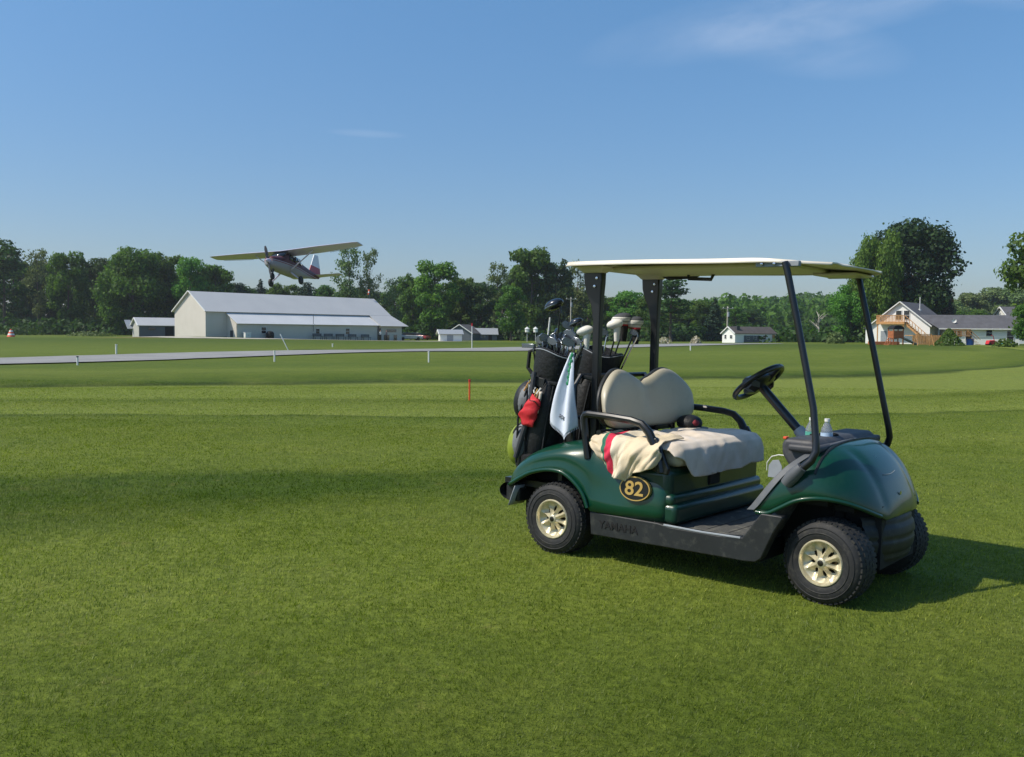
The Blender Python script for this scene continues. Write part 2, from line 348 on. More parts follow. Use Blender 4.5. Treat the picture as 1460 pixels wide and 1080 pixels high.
M['leaf'] = leaf_mat('leaf_green', '355519', '5f8329', .45); M['leaf_bright'] = leaf_mat('leaf_bright', '3c6618', '6a942c', .38)
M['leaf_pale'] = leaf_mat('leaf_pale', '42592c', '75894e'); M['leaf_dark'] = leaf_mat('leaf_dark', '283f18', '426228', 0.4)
M['leaf_maroon'] = leaf_mat('leaf_maroon', '261f16', '3a3722', 0.15); M['leaf_shade'] = leaf_mat('leaf_shade', '1d3313', '354f1f', .25); M['conifer'] = leaf_mat('conifer_needles', '1c3320', '30492c', 0.1)
M['blossom'] = leaf_mat('blossom', '8d8a6a', 'd8cfc0'); M['bark'] = mat('bark', '5b5043', 0.9, var=0.3, scale=3, bump=0.5, bscale=8, bdist=0.05)
M['deadbark'] = mat('dead_bark', 'a39e92', 0.9, var=0.2, scale=3)
M['turf'] = turf_mat(); M['blade'] = blade_mat()

# ------------------------------------------------------------------ ground
def sstep(a, b, x): t = np.clip((x - a) / (b - a), 0, 1); return t * t * (3 - 2 * t)
def terrain(x, y):
    x = np.asarray(x, float); y = np.asarray(y, float); r = np.hypot(x, y)
    near = 1 - sstep(10, 30, r)
    z = -math.tan(TILT) * x * near
    s = y - 0.22 * x - 0.012 * np.maximum(x, 0) ** 2
    z += 0.08 * np.exp(-((s - 28.5) / 2.2) ** 2) * sstep(12, 18, y) - 0.07 * np.exp(-((s - 24.6) / 1.6) ** 2) * sstep(12, 18, y)
    z += 0.05 * np.sin(x * 0.16 + y * 0.05) * sstep(18, 30, r) * (1 - sstep(60, 90, r)) + 0.04 * np.sin(y * 0.23 - x * 0.04 + 1) * sstep(18, 30, r) * (1 - sstep(60, 90, r))
    z += 0.35 * np.exp(-(((x - 24) / 12) ** 2 + ((y - 62) / 9) ** 2)) 
    z += 0.38 * np.exp(-(((x + 47) / 12) ** 2 + ((y - 139) / 8) ** 2)) * 0.9            # mound in front of the hangar gable
    z += -0.35 * sstep(0, 30, x + 40) * (1 - sstep(20, 60, x)) * sstep(120, 160, y)
    hill = 13 * np.exp(-(((x - 190) / 120) ** 2)) * sstep(290, 620, y)
    return z + hill
def tz(x, y): return float(terrain(x, y))
def gp(px, d): return ((px - 730) / F_PX * d, d)
def make_ground():
    a = np.concatenate([-np.geomspace(620, 42, 26), np.linspace(-40, 40, 140), np.geomspace(42, 740, 26)])
    b = np.concatenate([np.linspace(-40, -6, 12), np.linspace(-5, 42, 150), np.geomspace(42.5, 200, 110), np.geomspace(203, 1120, 50)])
    X, Y = np.meshgrid(a, b, indexing='ij'); Z = terrain(X, Y); n, k = X.shape
    v = np.stack([X, Y, Z], -1).reshape(-1, 3); i, j = np.meshgrid(np.arange(n - 1), np.arange(k - 1), indexing='ij')
    q = (i * k + j).ravel(); f = np.stack([q, q + k, q + k + 1, q + 1], -1)
    me = bpy.data.meshes.new('ground'); me.from_pydata(v.tolist(), [], f.tolist()); me.polygons.foreach_set('use_smooth', [True] * len(me.polygons))
    me.materials.append(M['turf']); o = bpy.data.objects.new('ground', me); COL.objects.link(o); tag(o, kind='structure')
make_ground()
def strip(name, pts, width, mt, dz):
    mb = MB(); pp = []
    for i in range(len(pts) - 1):
        n = 24
        for k in range(n + (i == len(pts) - 2)): t = k / n; pp.append((pts[i][0] * (1 - t) + pts[i + 1][0] * t, pts[i][1] * (1 - t) + pts[i + 1][1] * t))
    vs = []
    for i, (x, y) in enumerate(pp):
        a = pp[max(i - 1, 0)]; b = pp[min(i + 1, len(pp) - 1)]; d = Vector((b[0] - a[0], b[1] - a[1])).normalized(); nn = Vector((-d.y, d.x))
        wv = width / 2 + random.uniform(-.18, .18)
        for s in (-1, -.33, .33, 1):
            qx, qy = x + nn.x * wv * s, y + nn.y * wv * s; vs.append((qx, qy, tz(qx, qy) + dz))
    f = [(i * 4 + j, i * 4 + j + 1, i * 4 + j + 5, i * 4 + j + 4) for i in range(len(pp) - 1) for j in range(3)]
    mb.add(vs, f); return tag(mb.build(name, mt, smooth=0, fix=False), kind='structure')
def road_mat():
    mt, g, p = newmat('worn_asphalt'); pos = g.node('ShaderNodeNewGeometry').outputs['Position']
    c = g.ramp(g.noise(pos, 0.5, 6, 0.7), [(0.3, (0.20, 0.20, 0.195)), (0.7, (0.29, 0.285, 0.27))]); c = g.mix(g.ramp(g.noise(pos, 7, 4), [(0.5, (0, 0, 0)), (0.7, (0.4,) * 3)]), c, (0.13, 0.13, 0.12, 1))
    g.set(p.inputs['Base Color'], c); p.inputs['Roughness'].default_value = 0.9; return mt
M['road'] = road_mat()
strip('runway', [(-64, -26), (-21.6, 40.2), (0.9, 76.5), (27.5, 126), (40, 152)], 7.6, M['road'], 0.05)
M['gravel'] = mat('gravel', 'a8a294', 0.95, var=0.15, scale=0.6, dirt=('6f7a4a', 0.6))
strip('gravel_apron', [(-58, 141), (-46, 133.5), (-37, 134.5), (-18, 156), (-8, 172)], 4.2, M['gravel'], 0.04)

def make_grass():
    V, FC, LV = [], [], []
    def zone(y0, y1, dens, h, wd, spread=0.62):
        n = int(dens * (y1 - y0) * (y0 + y1) * spread)
        u = RNG.random(n); y = np.sqrt(y0 ** 2 + u * (y1 ** 2 - y0 ** 2)); x = (RNG.random(n) * 2 - 1) * y * spread
        cl = np.sin(x * 31 + np.sin(y * 17) * 2) * np.sin(y * 29 + np.sin(x * 13) * 2)
        keep = RNG.random(n) < 0.75 + 0.25 * cl; x, y = x[keep], y[keep]; n = len(x)
        z = terrain(x, y); a = RNG.random(n) * 2 * np.pi; gr = np.sin(x * 1.7 + np.sin(y * 1.1) * 1.5) + np.sin(x * 4.3 - y * 3.7 + np.sin(x * 2.9) * 2) * .8; la = gr * 1.1 + RNG.normal(0, 1.0, n); ln = .25 + RNG.random(n) ** 1.2 * 1.1
        ck = .5 + .5 * np.sin(x * 9.1 + np.sin(y * 5.3) * 2.2) * np.sin(y * 7.7 + np.sin(x * 6.1) * 2.4)
        hh = h * (0.45 + 0.6 * RNG.random(n) + .45 * ck); ww = wd * (0.6 + 0.8 * RNG.random(n))
        dx, dy = np.cos(a) * ww / 2, np.sin(a) * ww / 2
        tx, ty, tzz = np.cos(la) * ln * hh, np.sin(la) * ln * hh, hh / np.sqrt(1 + 0.6 * ln ** 2)
        p0 = np.stack([x - dx, y - dy, z - 0.004], -1); p1 = np.stack([x + dx, y + dy, z - 0.004], -1); p2 = np.stack([x + tx, y + ty, z + tzz], -1)
        V.append(np.stack([p0, p1, p2], 1).reshape(-1, 3)); LV.append(RNG.random(n))
    zone(1.9, 4.2, 13500, 0.0155, 0.0032, .95); zone(4.2, 7.5, 8000, 0.0170, 0.0046, .78); zone(7.5, 13, 3300, 0.016, 0.0075); zone(13, 24, 1000, 0.015, 0.013)
    v = np.concatenate(V); lv = np.concatenate(LV); n = len(lv)
    me = bpy.data.meshes.new('grass'); me.vertices.add(len(v)); me.vertices.foreach_set('co', v.ravel())
    me.loops.add(n * 3); me.loops.foreach_set('vertex_index', np.arange(n * 3)); me.polygons.add(n)
    me.polygons.foreach_set('loop_start', np.arange(n) * 3); me.polygons.foreach_set('loop_total', np.full(n, 3)); me.update(calc_edges=True)
    at = me.attributes.new('lv', 'FLOAT', 'FACE'); at.data.foreach_set('value', lv.astype(np.float32))
    me.materials.append(M['blade']); o = bpy.data.objects.new('grass', me); COL.objects.link(o)
    tag(o, 'short mown green grass blades covering the fairway around the golf cart', 'grass', kind='stuff'); print('blades', n)
make_grass()

# ------------------------------------------------------------------ trees
def leaf_mesh(name, pts, nrm, size, mt, rng, cupped=0.0):
    n = len(pts); nn = nrm + rng.normal(0, 0.55, (n, 3)); nn /= np.linalg.norm(nn, axis=1)[:, None] + 1e-9
    t = np.cross(nn, rng.normal(0, 1, (n, 3))); t /= np.linalg.norm(t, axis=1)[:, None] + 1e-9; b = np.cross(nn, t)
    s = size * (0.5 + rng.random(n))[:, None]; e = (0.55 + 0.5 * rng.random(n))[:, None]
    q = np.stack([pts - t * s - b * s * e * .3, pts + b * s * e, pts + t * s + b * s * e * .2, pts - b * s * e], 1).reshape(-1, 3)
    me = bpy.data.meshes.new(name); me.vertices.add(n * 4); me.vertices.foreach_set('co', q.ravel()); me.loops.add(n * 4); me.loops.foreach_set('vertex_index', np.arange(n * 4))
    me.polygons.add(n); me.polygons.foreach_set('loop_start', np.arange(n) * 4); me.polygons.foreach_set('loop_total', np.full(n, 4)); me.update(calc_edges=True)
    at = me.attributes.new('lv', 'FLOAT', 'FACE'); at.data.foreach_set('value', rng.random(n).astype(np.float32)); me.materials.append(mt); return me
def crown_points(rng, blobs, per, shell=0.75):
    P, Nn = [], []
    for c, r in blobs:
        k = int(per * (r[0] * r[1] + r[1] * r[2] + r[0] * r[2]) / 3); d = rng.normal(0, 1, (k, 3)); d /= np.linalg.norm(d, axis=1)[:, None]
        rad = shell + (1 - shell) * rng.random(k)[:, None] + rng.normal(0, 0.07, (k, 1)); lump = 1 + 0.16 * np.sin(d[:, :1] * 7 + c[0]) * np.sin(d[:, 1:2] * 6 + c[1]) + 0.1 * np.sin(d[:, 2:] * 11)
        P.append(np.array(c) + d * np.array(r) * rad * lump); Nn.append(d + np.array([0, 0, .25]))
    return np.concatenate(P), np.concatenate(Nn)
def trunk_mb(rng, H, r0, limbs, lean=0.03, reach=3.0, top=0.8):
    mb = MB(); pts = []; x = y = 0.0
    for i in range(7):
        t = i / 6; pts.append((x, y, H * top * t)); x += rng.normal(0, lean) * H * .15; y += rng.normal(0, lean) * H * .15
    mb.tube(pts, [r0 * (1.25 if i == 0 else 1 - i / 6 * 0.8) for i in range(7)], 7)
    for k in range(limbs):
        t = 0.3 + 0.65 * (k + rng.random() * .5) / limbs; i = min(int(t * 6), 5); a = rng.random() * 6.28; b = Vector(pts[i]).lerp(Vector(pts[i + 1]), t * 6 - i)
        Ls = reach * (1.15 - t * .6); e = b + Vector((math.cos(a) * Ls, math.sin(a) * Ls, Ls * (0.5 + rng.random() * .6))); m_ = b.lerp(e, .5) + Vector((0, 0, -.15 * Ls))
        mb.tube([b, m_, e], [r0 * .32 * (1.1 - t * .6), r0 * .2 * (1.1 - t * .6), r0 * .06], 5)
    return mb
def tree_proto(kind, seed):
    """crown mesh + trunk mesh for a tree 20 m high"""
    rng = np.random.default_rng(seed); bl = []; H = 20.0
    if kind == 'broad':
        for k in range(46):
            t = rng.random() ** .8; zc = 3.5 + 14.5 * t; wd = 5.6 * math.sin(min(1, (zc - 1) / 11) * 1.6) * (1 if zc < 12 else math.sqrt(max(0.05, 1 - ((zc - 12) / 7.8) ** 2))); a = rng.random() * 6.28; q = math.sqrt(rng.random())
            r = .9 + rng.random() * 1.4; bl.append(((math.cos(a) * wd * q, math.sin(a) * wd * q, zc), (r * 1.15, r * 1.15, r * .8)))
        P, Nn = crown_points(rng, bl, 85, .6); tr = trunk_mb(rng, H, .38, 7, reach=4.2); size = .27
    elif kind == 'dense':
        for k in range(74):
            t = rng.random(); zc = 2.6 + 15.4 * t; wd = 7.0 * math.sqrt(max(.05, 1 - ((zc - 9.5) / 9.8) ** 2)); a = rng.random() * 6.28; q = rng.random() ** .4
            r = 1.3 + rng.random() * 1.3; bl.append(((math.cos(a) * wd * q, math.sin(a) * wd * q, zc), (r * 1.2, r * 1.2, r)))
        P, Nn = crown_points(rng, bl, 80, .62); tr = trunk_mb(rng, H, .5, 8, reach=5); size = .25
    elif kind == 'airy':
        for k in range(64):
            t = rng.random(); zc = 5 + 14.2 * t; wd = 3.6 * math.sqrt(max(.1, 1 - ((zc - 13) / 7.5) ** 2)); a = rng.random() * 6.28; q = rng.random() ** .6
            r = .45 + rng.random() * .75; bl.append(((math.cos(a) * wd * q, math.sin(a) * wd * q, zc), (r * 1.3, r * 1.3, r * .7)))
        P, Nn = crown_points(rng, bl, 60, .3); P = P + rng.normal(0, .38, P.shape); tr = trunk_mb(rng, H, .26, 12, reach=3.0, top=.92); size = .23
    elif kind == 'conifer':
        for k in range(60):
            t = k / 60; zc = 1.6 + 18 * t; wd = 4.3 * (1 - t) ** .9 + .2
            for j in range(4 if t < .7 else 3):
                a = rng.random() * 6.28; q = .45 + .5 * rng.random(); bl.append(((math.cos(a) * wd * q, math.sin(a) * wd * q, zc - .3 * q), (wd * .42 + .2, wd * .42 + .2, .45)))
        P, Nn = crown_points(rng, bl, 36); tr = trunk_mb(rng, H, .3, 0, lean=.0, top=.96); size = .25
    elif kind == 'pine':
        for k in range(26):
            t = rng.random(); zc = 4 + 15 * t; wd = 4.2 * (1.1 - t); a = rng.random() * 6.28; q = .4 + .6 * rng.random()
            r = .9 + rng.random() * .9; bl.append(((math.cos(a) * wd * q, math.sin(a) * wd * q, zc), (r * 1.5, r * 1.5, r * .55)))
        P, Nn = crown_points(rng, bl, 60); tr = trunk_mb(rng, H, .32, 8, reach=3.6, top=.92); size = .26
    elif kind == 'bush':
        for k in range(16):
            a = rng.random() * 6.28; q = rng.random() ** .5 * 6; zc = 2 + rng.random() * 11 * (1 - q / 9); r = 3 + rng.random() * 2.5; bl.append(((math.cos(a) * q, math.sin(a) * q, zc), (r * 1.2, r * 1.2, r)))
        P, Nn = crown_points(rng, bl, 26); tr = trunk_mb(rng, H, .5, 5, reach=5, top=.5); size = .6
    P[:, 2] = np.maximum(P[:, 2], .05)
    return P, Nn, tr, size, rng
PROTO = {}
def proto(kind, seed, leaf):
    key = (kind, seed, leaf)
    if key not in PROTO:
        P, Nn, tr, size, rng = tree_proto(kind, seed)
        me = leaf_mesh('crown', P, Nn, size, M[leaf], rng); t = tr.build('trunk', M['bark'], fix=False); tm = t.data; bpy.data.objects.remove(t); PROTO[key] = (me, tm)
    return PROTO[key]
def tree(px, ytop, d, hw, kind, seed, leaf, label, group, name='tree', cat='tree', rz=None, zb=None):
    x, y = gp(px, d); z0 = tz(x, y) if zb is None else zb; hor = 474 + ROLL * (px - 730)
    Ht = CAM_H + (hor - ytop) * d / F_PX - z0
    base_hw = {'broad': 6.6, 'dense': 8.2, 'airy': 4.2, 'conifer': 4.6, 'pine': 5.2, 'bush': 8.0}[kind]; wsc = hw * d / F_PX / base_hw
    cm, tm = proto(kind, seed, leaf); o = empty(name, (x, y, z0 - .1), random.random() * 6.28 if rz is None else rz, label, cat, group)
    o.scale = (wsc, wsc, Ht / 19.6)
    for nme, m_ in (('trunk', tm), ('crown', cm)):
        c = bpy.data.objects.new(nme, m_); COL.objects.link(c); c.parent = o
    return o

# front row of the wood, left to right: px, top y, distance, half width px, kind, seed, leaf, label
front_trees = [
 (8, 338, 215, 42, 'pine', 1, 'leaf_dark', 'tall dark pine at the left edge of the photo'),
 (55, 356, 232, 20, 'airy', 2, 'leaf_pale', 'thin pale airy tree between the dark pine and the first leafy trees'),
 (98, 358, 212, 32, 'broad', 3, 'leaf', 'mid green leafy tree right of the thin pale tree at the far left'),
 (140, 364, 222, 28, 'broad', 4, 'leaf_dark', 'darker leafy tree left of the broad round topped tree'),
 (188, 350, 208, 48, 'dense', 5, 'leaf', 'broad round topped tree standing above the small grey shed'),
 (236, 358, 216, 32, 'broad', 6, 'leaf', 'leafy tree rising just left of the hangar gable'),
 (272, 366, 210, 28, 'broad', 3, 'leaf_bright', 'bright green tree standing straight behind the hangar gable'),
 (306, 374, 214, 30, 'broad', 4, 'leaf', 'green tree behind the hangar roof beneath the left wing of the aeroplane'),
 (340, 404, 236, 18, 'pine', 7, 'conifer', 'small dark conifer top showing above the hangar ridge, left of the nose wheel'),
 (372, 398, 250, 22, 'conifer', 8, 'conifer', 'pointed conifer top above the hangar ridge under the propeller'),
 (404, 402, 246, 26, 'broad', 6, 'leaf', 'low rounded tree top above the hangar ridge under the fuselage'),
 (436, 400, 238, 24, 'pine', 1, 'conifer', 'dark tree top above the hangar ridge under the tail'),
 (462, 404, 250, 18, 'broad', 4, 'leaf', 'small green tree top left of the tall airy pair'),
 (497, 353, 225, 22, 'airy', 9, 'leaf_pale', 'tall airy tree behind the aeroplane tail, left one of the pair'),
 (527, 356, 228, 17, 'airy', 10, 'leaf_pale', 'tall airy tree with bare lower trunk, right one of the pair'),
 (563, 396, 230, 20, 'airy', 2, 'leaf_pale', 'small airy tree right of the windsock'),
 (588, 386, 208, 26, 'broad', 5, 'leaf', 'leafy tree above the right end of the hangar'),
 (620, 371, 196, 36, 'broad', 3, 'leaf_bright', 'big bright green tree right of the hangar'),
 (657, 392, 205, 28, 'broad', 6, 'leaf', 'middling tree above the small grey roofed shed'),
 (684, 400, 198, 26, 'broad', 4, 'leaf_dark', 'lower dark tree above the far grey building'),
 (708, 376, 215, 19, 'airy', 9, 'leaf_pale', 'slender airy tree with sky showing through, left of the tallest tree'),
 (728, 404, 188, 26, 'broad', 11, 'leaf', 'bushy green tree in front of the slender airy tree'),
 (756, 345, 205, 40, 'broad', 12, 'leaf', 'tallest tree of the middle wood behind the golf clubs'),
 (792, 366, 205, 30, 'broad', 5, 'leaf_dark', 'dark leafy tree just left of the cart roof'),
 (822, 374, 215, 22, 'airy', 10, 'leaf_pale', 'airy tree behind the near rear roof post'),
 (858, 420, 230, 28, 'broad', 6, 'leaf', 'low tree showing right of the near rear roof post'),
 (893, 414, 225, 30, 'broad', 3, 'leaf_bright', 'bright green tree left of the far rear roof post'),
 (956, 396, 190, 40, 'pine', 13, 'leaf_dark', 'big dark green tree right of the far rear roof post'),
 (925, 420, 200, 22, 'broad', 4, 'leaf', 'green tree partly hidden by the far rear roof post'),
 (1000, 424, 230, 22, 'broad', 12, 'leaf', 'small rounded tree right of the big dark tree'),
 (1018, 424, 195, 18, 'conifer', 8, 'conifer', 'dark spruce left of the utility pole'),
 (1048, 436, 240, 22, 'broad', 11, 'leaf', 'low green tree right of the utility pole'),
]
for r in front_trees: tree(r[0], r[1], r[2], r[3], r[4], r[5], r[6], r[7], 'trees of the wood across the airfield')
hid = random.Random(5)
SPOTS = [(8, 'the tall dark pine at the left edge'), (55, 'the thin pale airy tree at far left'), (98, 'the green tree right of the thin pale one'), (140, 'the darker tree left of the broad crown'), (188, 'the broad crown above the grey shed'), (236, 'the tree left of the hangar gable'), (272, 'the bright tree behind the hangar gable'), (306, 'the tree under the left wing'),
 (340, 'the small conifer left of the nose wheel'), (372, 'the pointed conifer under the propeller'), (404, 'the rounded top under the fuselage'), (436, 'the dark top under the tail'), (470, 'the small top left of the airy pair'), (497, 'the left tree of the airy pair'), (527, 'the right tree of the airy pair'), (563, 'the small airy tree by the windsock'),
 (588, 'the tree above the right hangar end'), (620, 'the big bright tree right of the hangar'), (657, 'the tree above the tiny white shed'), (684, 'the dark tree above the far grey building'), (708, 'the slender airy tree'), (756, 'the tallest tree behind the golf clubs'), (792, 'the dark tree left of the cart roof'), (822, 'the airy tree behind the near rear post'),
 (858, 'the low tree right of the near rear post'), (893, 'the bright tree left of the far rear post'), (925, 'the tree hidden by the far rear post'), (956, 'the big dark tree right of the far rear post'), (1000, 'the small round tree right of it'), (1018, 'the dark spruce'), (1048, 'the low tree right of the utility pole')]
used_spot = {}
def wood_row(px0, px1, step, d0, d1, tops, kinds, label, group):
    px = px0
    while px < px1:
        q = px + hid.uniform(-4, 4); k, lf = kinds[hid.randrange(len(kinds))]; sp_ = min(SPOTS, key=lambda t: abs(t[0] - q)); n_ = used_spot.get(sp_[0], 0); used_spot[sp_[0]] = n_ + 1
        lb_ = label if q < -5 else ['shaded tree standing behind ', 'second shaded tree behind ', 'third shaded tree behind ', 'fourth shaded tree behind '][min(n_, 3)] + sp_[1]
        tree(q, interp(q, tops) + hid.uniform(-4, 8), hid.uniform(d0, d1), hid.uniform(22, 32), k, hid.choice((3, 4, 5, 6, 11, 12)), lf, lb_, group); px += step
MIXK = [('broad', 'leaf'), ('broad', 'leaf_dark'), ('broad', 'leaf'), ('dense', 'leaf_dark')]
wood_row(-110, 345, 25, 238, 262, [(-160, 345), (20, 366), (120, 378), (190, 372), (300, 388), (345, 410)], MIXK, 'leafy tree filling the shaded wood behind the front row left of the aeroplane', 'rear trees of the left wood')
wood_row(345, 560, 27, 262, 285, [(345, 412), (450, 412), (560, 408)], MIXK, 'low tree top filling in behind the hangar ridge', 'rear trees behind the hangar')
wood_row(565, 1070, 25, 242, 270, [(565, 406), (620, 396), (700, 408), (760, 380), (800, 400), (860, 430), (940, 420), (1070, 440)], MIXK, 'leafy tree filling the shaded wood behind the front row right of the hangar', 'rear trees of the middle wood')
# right side
tree(1290, 317, 176, 72, 'dense', 21, 'leaf_shade', 'huge dark round tree towering behind the white gabled house', 'big trees around the houses')  # shade on the huge crown is put into its darker leaf colour
tree(1247, 326, 170, 36, 'dense', 22, 'leaf_bright', 'brighter green crown on the left side of the huge dark tree', 'big trees around the houses')  # lit left portion of the huge crown, brightness put into the leaf colour
tree(1212, 402, 172, 32, 'dense', 23, 'leaf_bright', 'bright green bushy tree left of the white gabled house', 'big trees around the houses')
tree(1320, 398, 188, 34, 'dense', 24, 'leaf_maroon', 'dark maroon leaved tree behind the grey shingle roof', 'big trees around the houses')
tree(1522, 292, 120, 84, 'dense', 25, 'leaf', 'tall green tree cut off by the right edge of the photo', 'big trees around the houses')
tree(1462, 430, 112, 24, 'broad', 11, 'leaf', 'loose green small tree below the tall one at the right edge', 'big trees around the houses')
tree(1372, 440, 215, 34, 'dense', 22, 'leaf', 'rounded tree showing over the low wing of the white house', 'big trees around the houses')
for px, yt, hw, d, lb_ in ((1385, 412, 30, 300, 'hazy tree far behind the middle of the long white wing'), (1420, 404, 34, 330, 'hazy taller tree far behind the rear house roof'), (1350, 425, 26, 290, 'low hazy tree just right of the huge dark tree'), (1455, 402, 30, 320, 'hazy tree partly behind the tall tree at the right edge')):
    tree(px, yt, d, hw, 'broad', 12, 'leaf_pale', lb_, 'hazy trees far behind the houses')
# far wooded hill: too many trees to count
def far_wood():
    rng = np.random.default_rng(3); P, Nn = [], []
    for k in range(560):
        d = 330 + 330 * rng.random(); px = 830 + 720 * rng.random() ** .9; x, y = gp(px, d); z = tz(x, y); r = 3.6 + 3.0 * rng.random(); h = 7 + 5 * rng.random()
        for j in range(5):
            c = np.array([x + rng.normal(0, r * .35), y + rng.normal(0, r * .3), z + h * (.25 + .17 * j)]); n = 60; q = rng.normal(0, 1, (n, 3)); q /= np.linalg.norm(q, axis=1)[:, None]
            P.append(c + q * np.array([r * (1.05 - .14 * j), r * (1.05 - .14 * j), r * .75])); Nn.append(q)
    me = leaf_mesh('distant_wood', np.concatenate(P), np.concatenate(Nn), .85, M['leaf'], rng); o = bpy.data.objects.new('distant_wood', me); COL.objects.link(o)
    tag(o, 'far off wooded hillside rising behind the small white house', 'wood', kind='stuff')
far_wood()
def undergrowth():
    rng = np.random.default_rng(4); P, Nn = [], []
    def belt(px0, px1, d0, d1, h, n):
        for k in range(n):
            d = d0 + (d1 - d0) * rng.random(); x, y = gp(px0 + (px1 - px0) * rng.random(), d); z = tz(x, y); r = 1.1 + 1.7 * rng.random(); hh = h * (.35 + .8 * rng.random())
            m = 45; q = rng.normal(0, 1, (m, 3)); q /= np.linalg.norm(q, axis=1)[:, None]; q[:, 2] = np.abs(q[:, 2]); P.append(np.array([x, y, z]) + q * np.array([r, r, hh])); Nn.append(q)
    belt(-120, 560, 203, 225, 3.4, 420); belt(560, 1075, 193, 215, 3.2, 420); belt(1060, 1250, 168, 200, 2.8, 170); belt(1330, 1560, 190, 215, 5, 120)
    me = leaf_mesh('undergrowth', np.concatenate(P), np.concatenate(Nn), .42, M['leaf_dark'], rng); o = bpy.data.objects.new('undergrowth', me); COL.objects.link(o)
    tag(o, 'dark tangle of brush and saplings along the foot of the woods', 'undergrowth', kind='stuff')
undergrowth()
def shrub(px, d, wpx, hpx, leaf, label, n=420, size=.12, group=None, name='shrub', cat='shrub', cone=False):
    rng = np.random.default_rng(int(px)); x, y = gp(px, d); W = wpx * d / F_PX / 2; H = hpx * d / F_PX
    q = rng.normal(0, 1, (n, 3)); q /= np.linalg.norm(q, axis=1)[:, None]; q[:, 2] = np.abs(q[:, 2]); rad = (.6 + .45 * rng.random(n))[:, None]; P = q * rad * np.array([W, W, H])
    if cone: t = rng.random(n) ** 1.4; a = rng.random(n) * 6.28; rr = (1 - t * .92) * (.8 + .3 * rng.random(n)); P = np.stack([np.cos(a) * W * rr, np.sin(a) * W * rr, H * t], -1); q = np.stack([np.cos(a), np.sin(a), .4 + 0 * a], -1)
    me = leaf_mesh(name, P, q, size, M[leaf], rng); o = bpy.data.objects.new(name, me); COL.objects.link(o); o.location = (x, y, tz(x, y)); return tag(o, label, cat, group)
shrub(945, 150, 26, 9, 'blossom', 'pale flowering shrub by the runway behind the cart', 300, .16)
shrub(992, 150, 16, 11, 'blossom', 'pale yellow flowering shrub left of the small white house', 260, .16)
shrub(1352, 128, 42, 24, 'leaf', 'cone shaped green bush in front of the deck', 1500, .13, cone=True)
shrub(1190, 150, 26, 17, 'leaf_pale', 'pale bush at the foot of the bright green tree left of the white house', 600, .16)
shrub(1432, 118, 34, 12, 'leaf', 'low green shrub at the right end of the white wing', 500, .12)
shrub(30, 190, 60, 12, 'leaf_dark', 'scrubby brush behind the striped barrel at far left', 700, .2)
shrub(130, 175, 70, 7, 'leaf_pale', 'low weeds in front of the wood left of the grey shed', 600, .16)
def dead_tree():
    x, y = gp(1166, 172); mb = MB(); rng = random.Random(3); H = 5.2
    mb.tube([(0, 0, 0), (.1, 0, H * .4), (-.1, .1, H * .7), (.1, 0, H)], [.22, .17, .11, .03], 6)
    for k in range(9):
        t = .35 + .6 * k / 9; a = rng.random() * 6.28; Ls = 2.4 * (1.1 - t * .6); b = Vector((0, 0, H * t)); e = b + Vector((math.cos(a) * Ls, math.sin(a) * Ls, Ls * .8)); mb.tube([b, b.lerp(e, .5) + Vector((0, 0, .1)), e], [.09, .06, .02], 5)
    o = mb.build('dead_tree', M['deadbark'], loc=(x, y, tz(x, y))); tag(o, 'bare whitish dead tree in front of the wooded hill', 'tree')
dead_tree()

# ------------------------------------------------------------------ buildings
def wall_open(mb, *a): pass
def part_window(parent, c, w_, h, nrm_axis, name='window', frame='white', pane='glass_dark', t=.06):
    """framed window with its pane, centre c, facing -local Y ('y') or -local X ('x')"""
    mb = MB(); x, y, z = c; f = .07 * min(1, h)
    def bx(du, dz, wu, hz):
        if nrm_axis == 'y': mb.box((x + du, y, z + dz), (wu, t, hz))
        else: mb.box((x, y + du, z + dz), (t, wu, hz))
    bx(-w_ / 2, 0, f, h); bx(w_ / 2, 0, f, h); bx(0, h / 2, w_ - f, f); bx(0, -h / 2, w_ - f, f); bx(0, 0, w_ - f, f * .6)
    o = mb.build(name, M[frame], parent, smooth=0)
    p = MB(); p.box((x, y, z), (w_ - f, t * .5, h - f * 1.1) if nrm_axis == 'y' else (t * .5, w_ - f, h - f * 1.1)); p.build('pane', M[pane], o, smooth=0); return o
def slab(mb, p4, th, m=0):
    """roof sheet through four points with thickness th (downwards)"""
    p = [Vector(q) for q in p4]; n = (p[1] - p[0]).cross(p[3] - p[0]).normalized()
    if n.z < 0: n = -n
    q = [a - n * th for a in p]; mb.add(p + q, [(0, 1, 2, 3), (7, 6, 5, 4), (0, 4, 5, 1), (1, 5, 6, 2), (2, 6, 7, 3), (3, 7, 4, 0)], m)

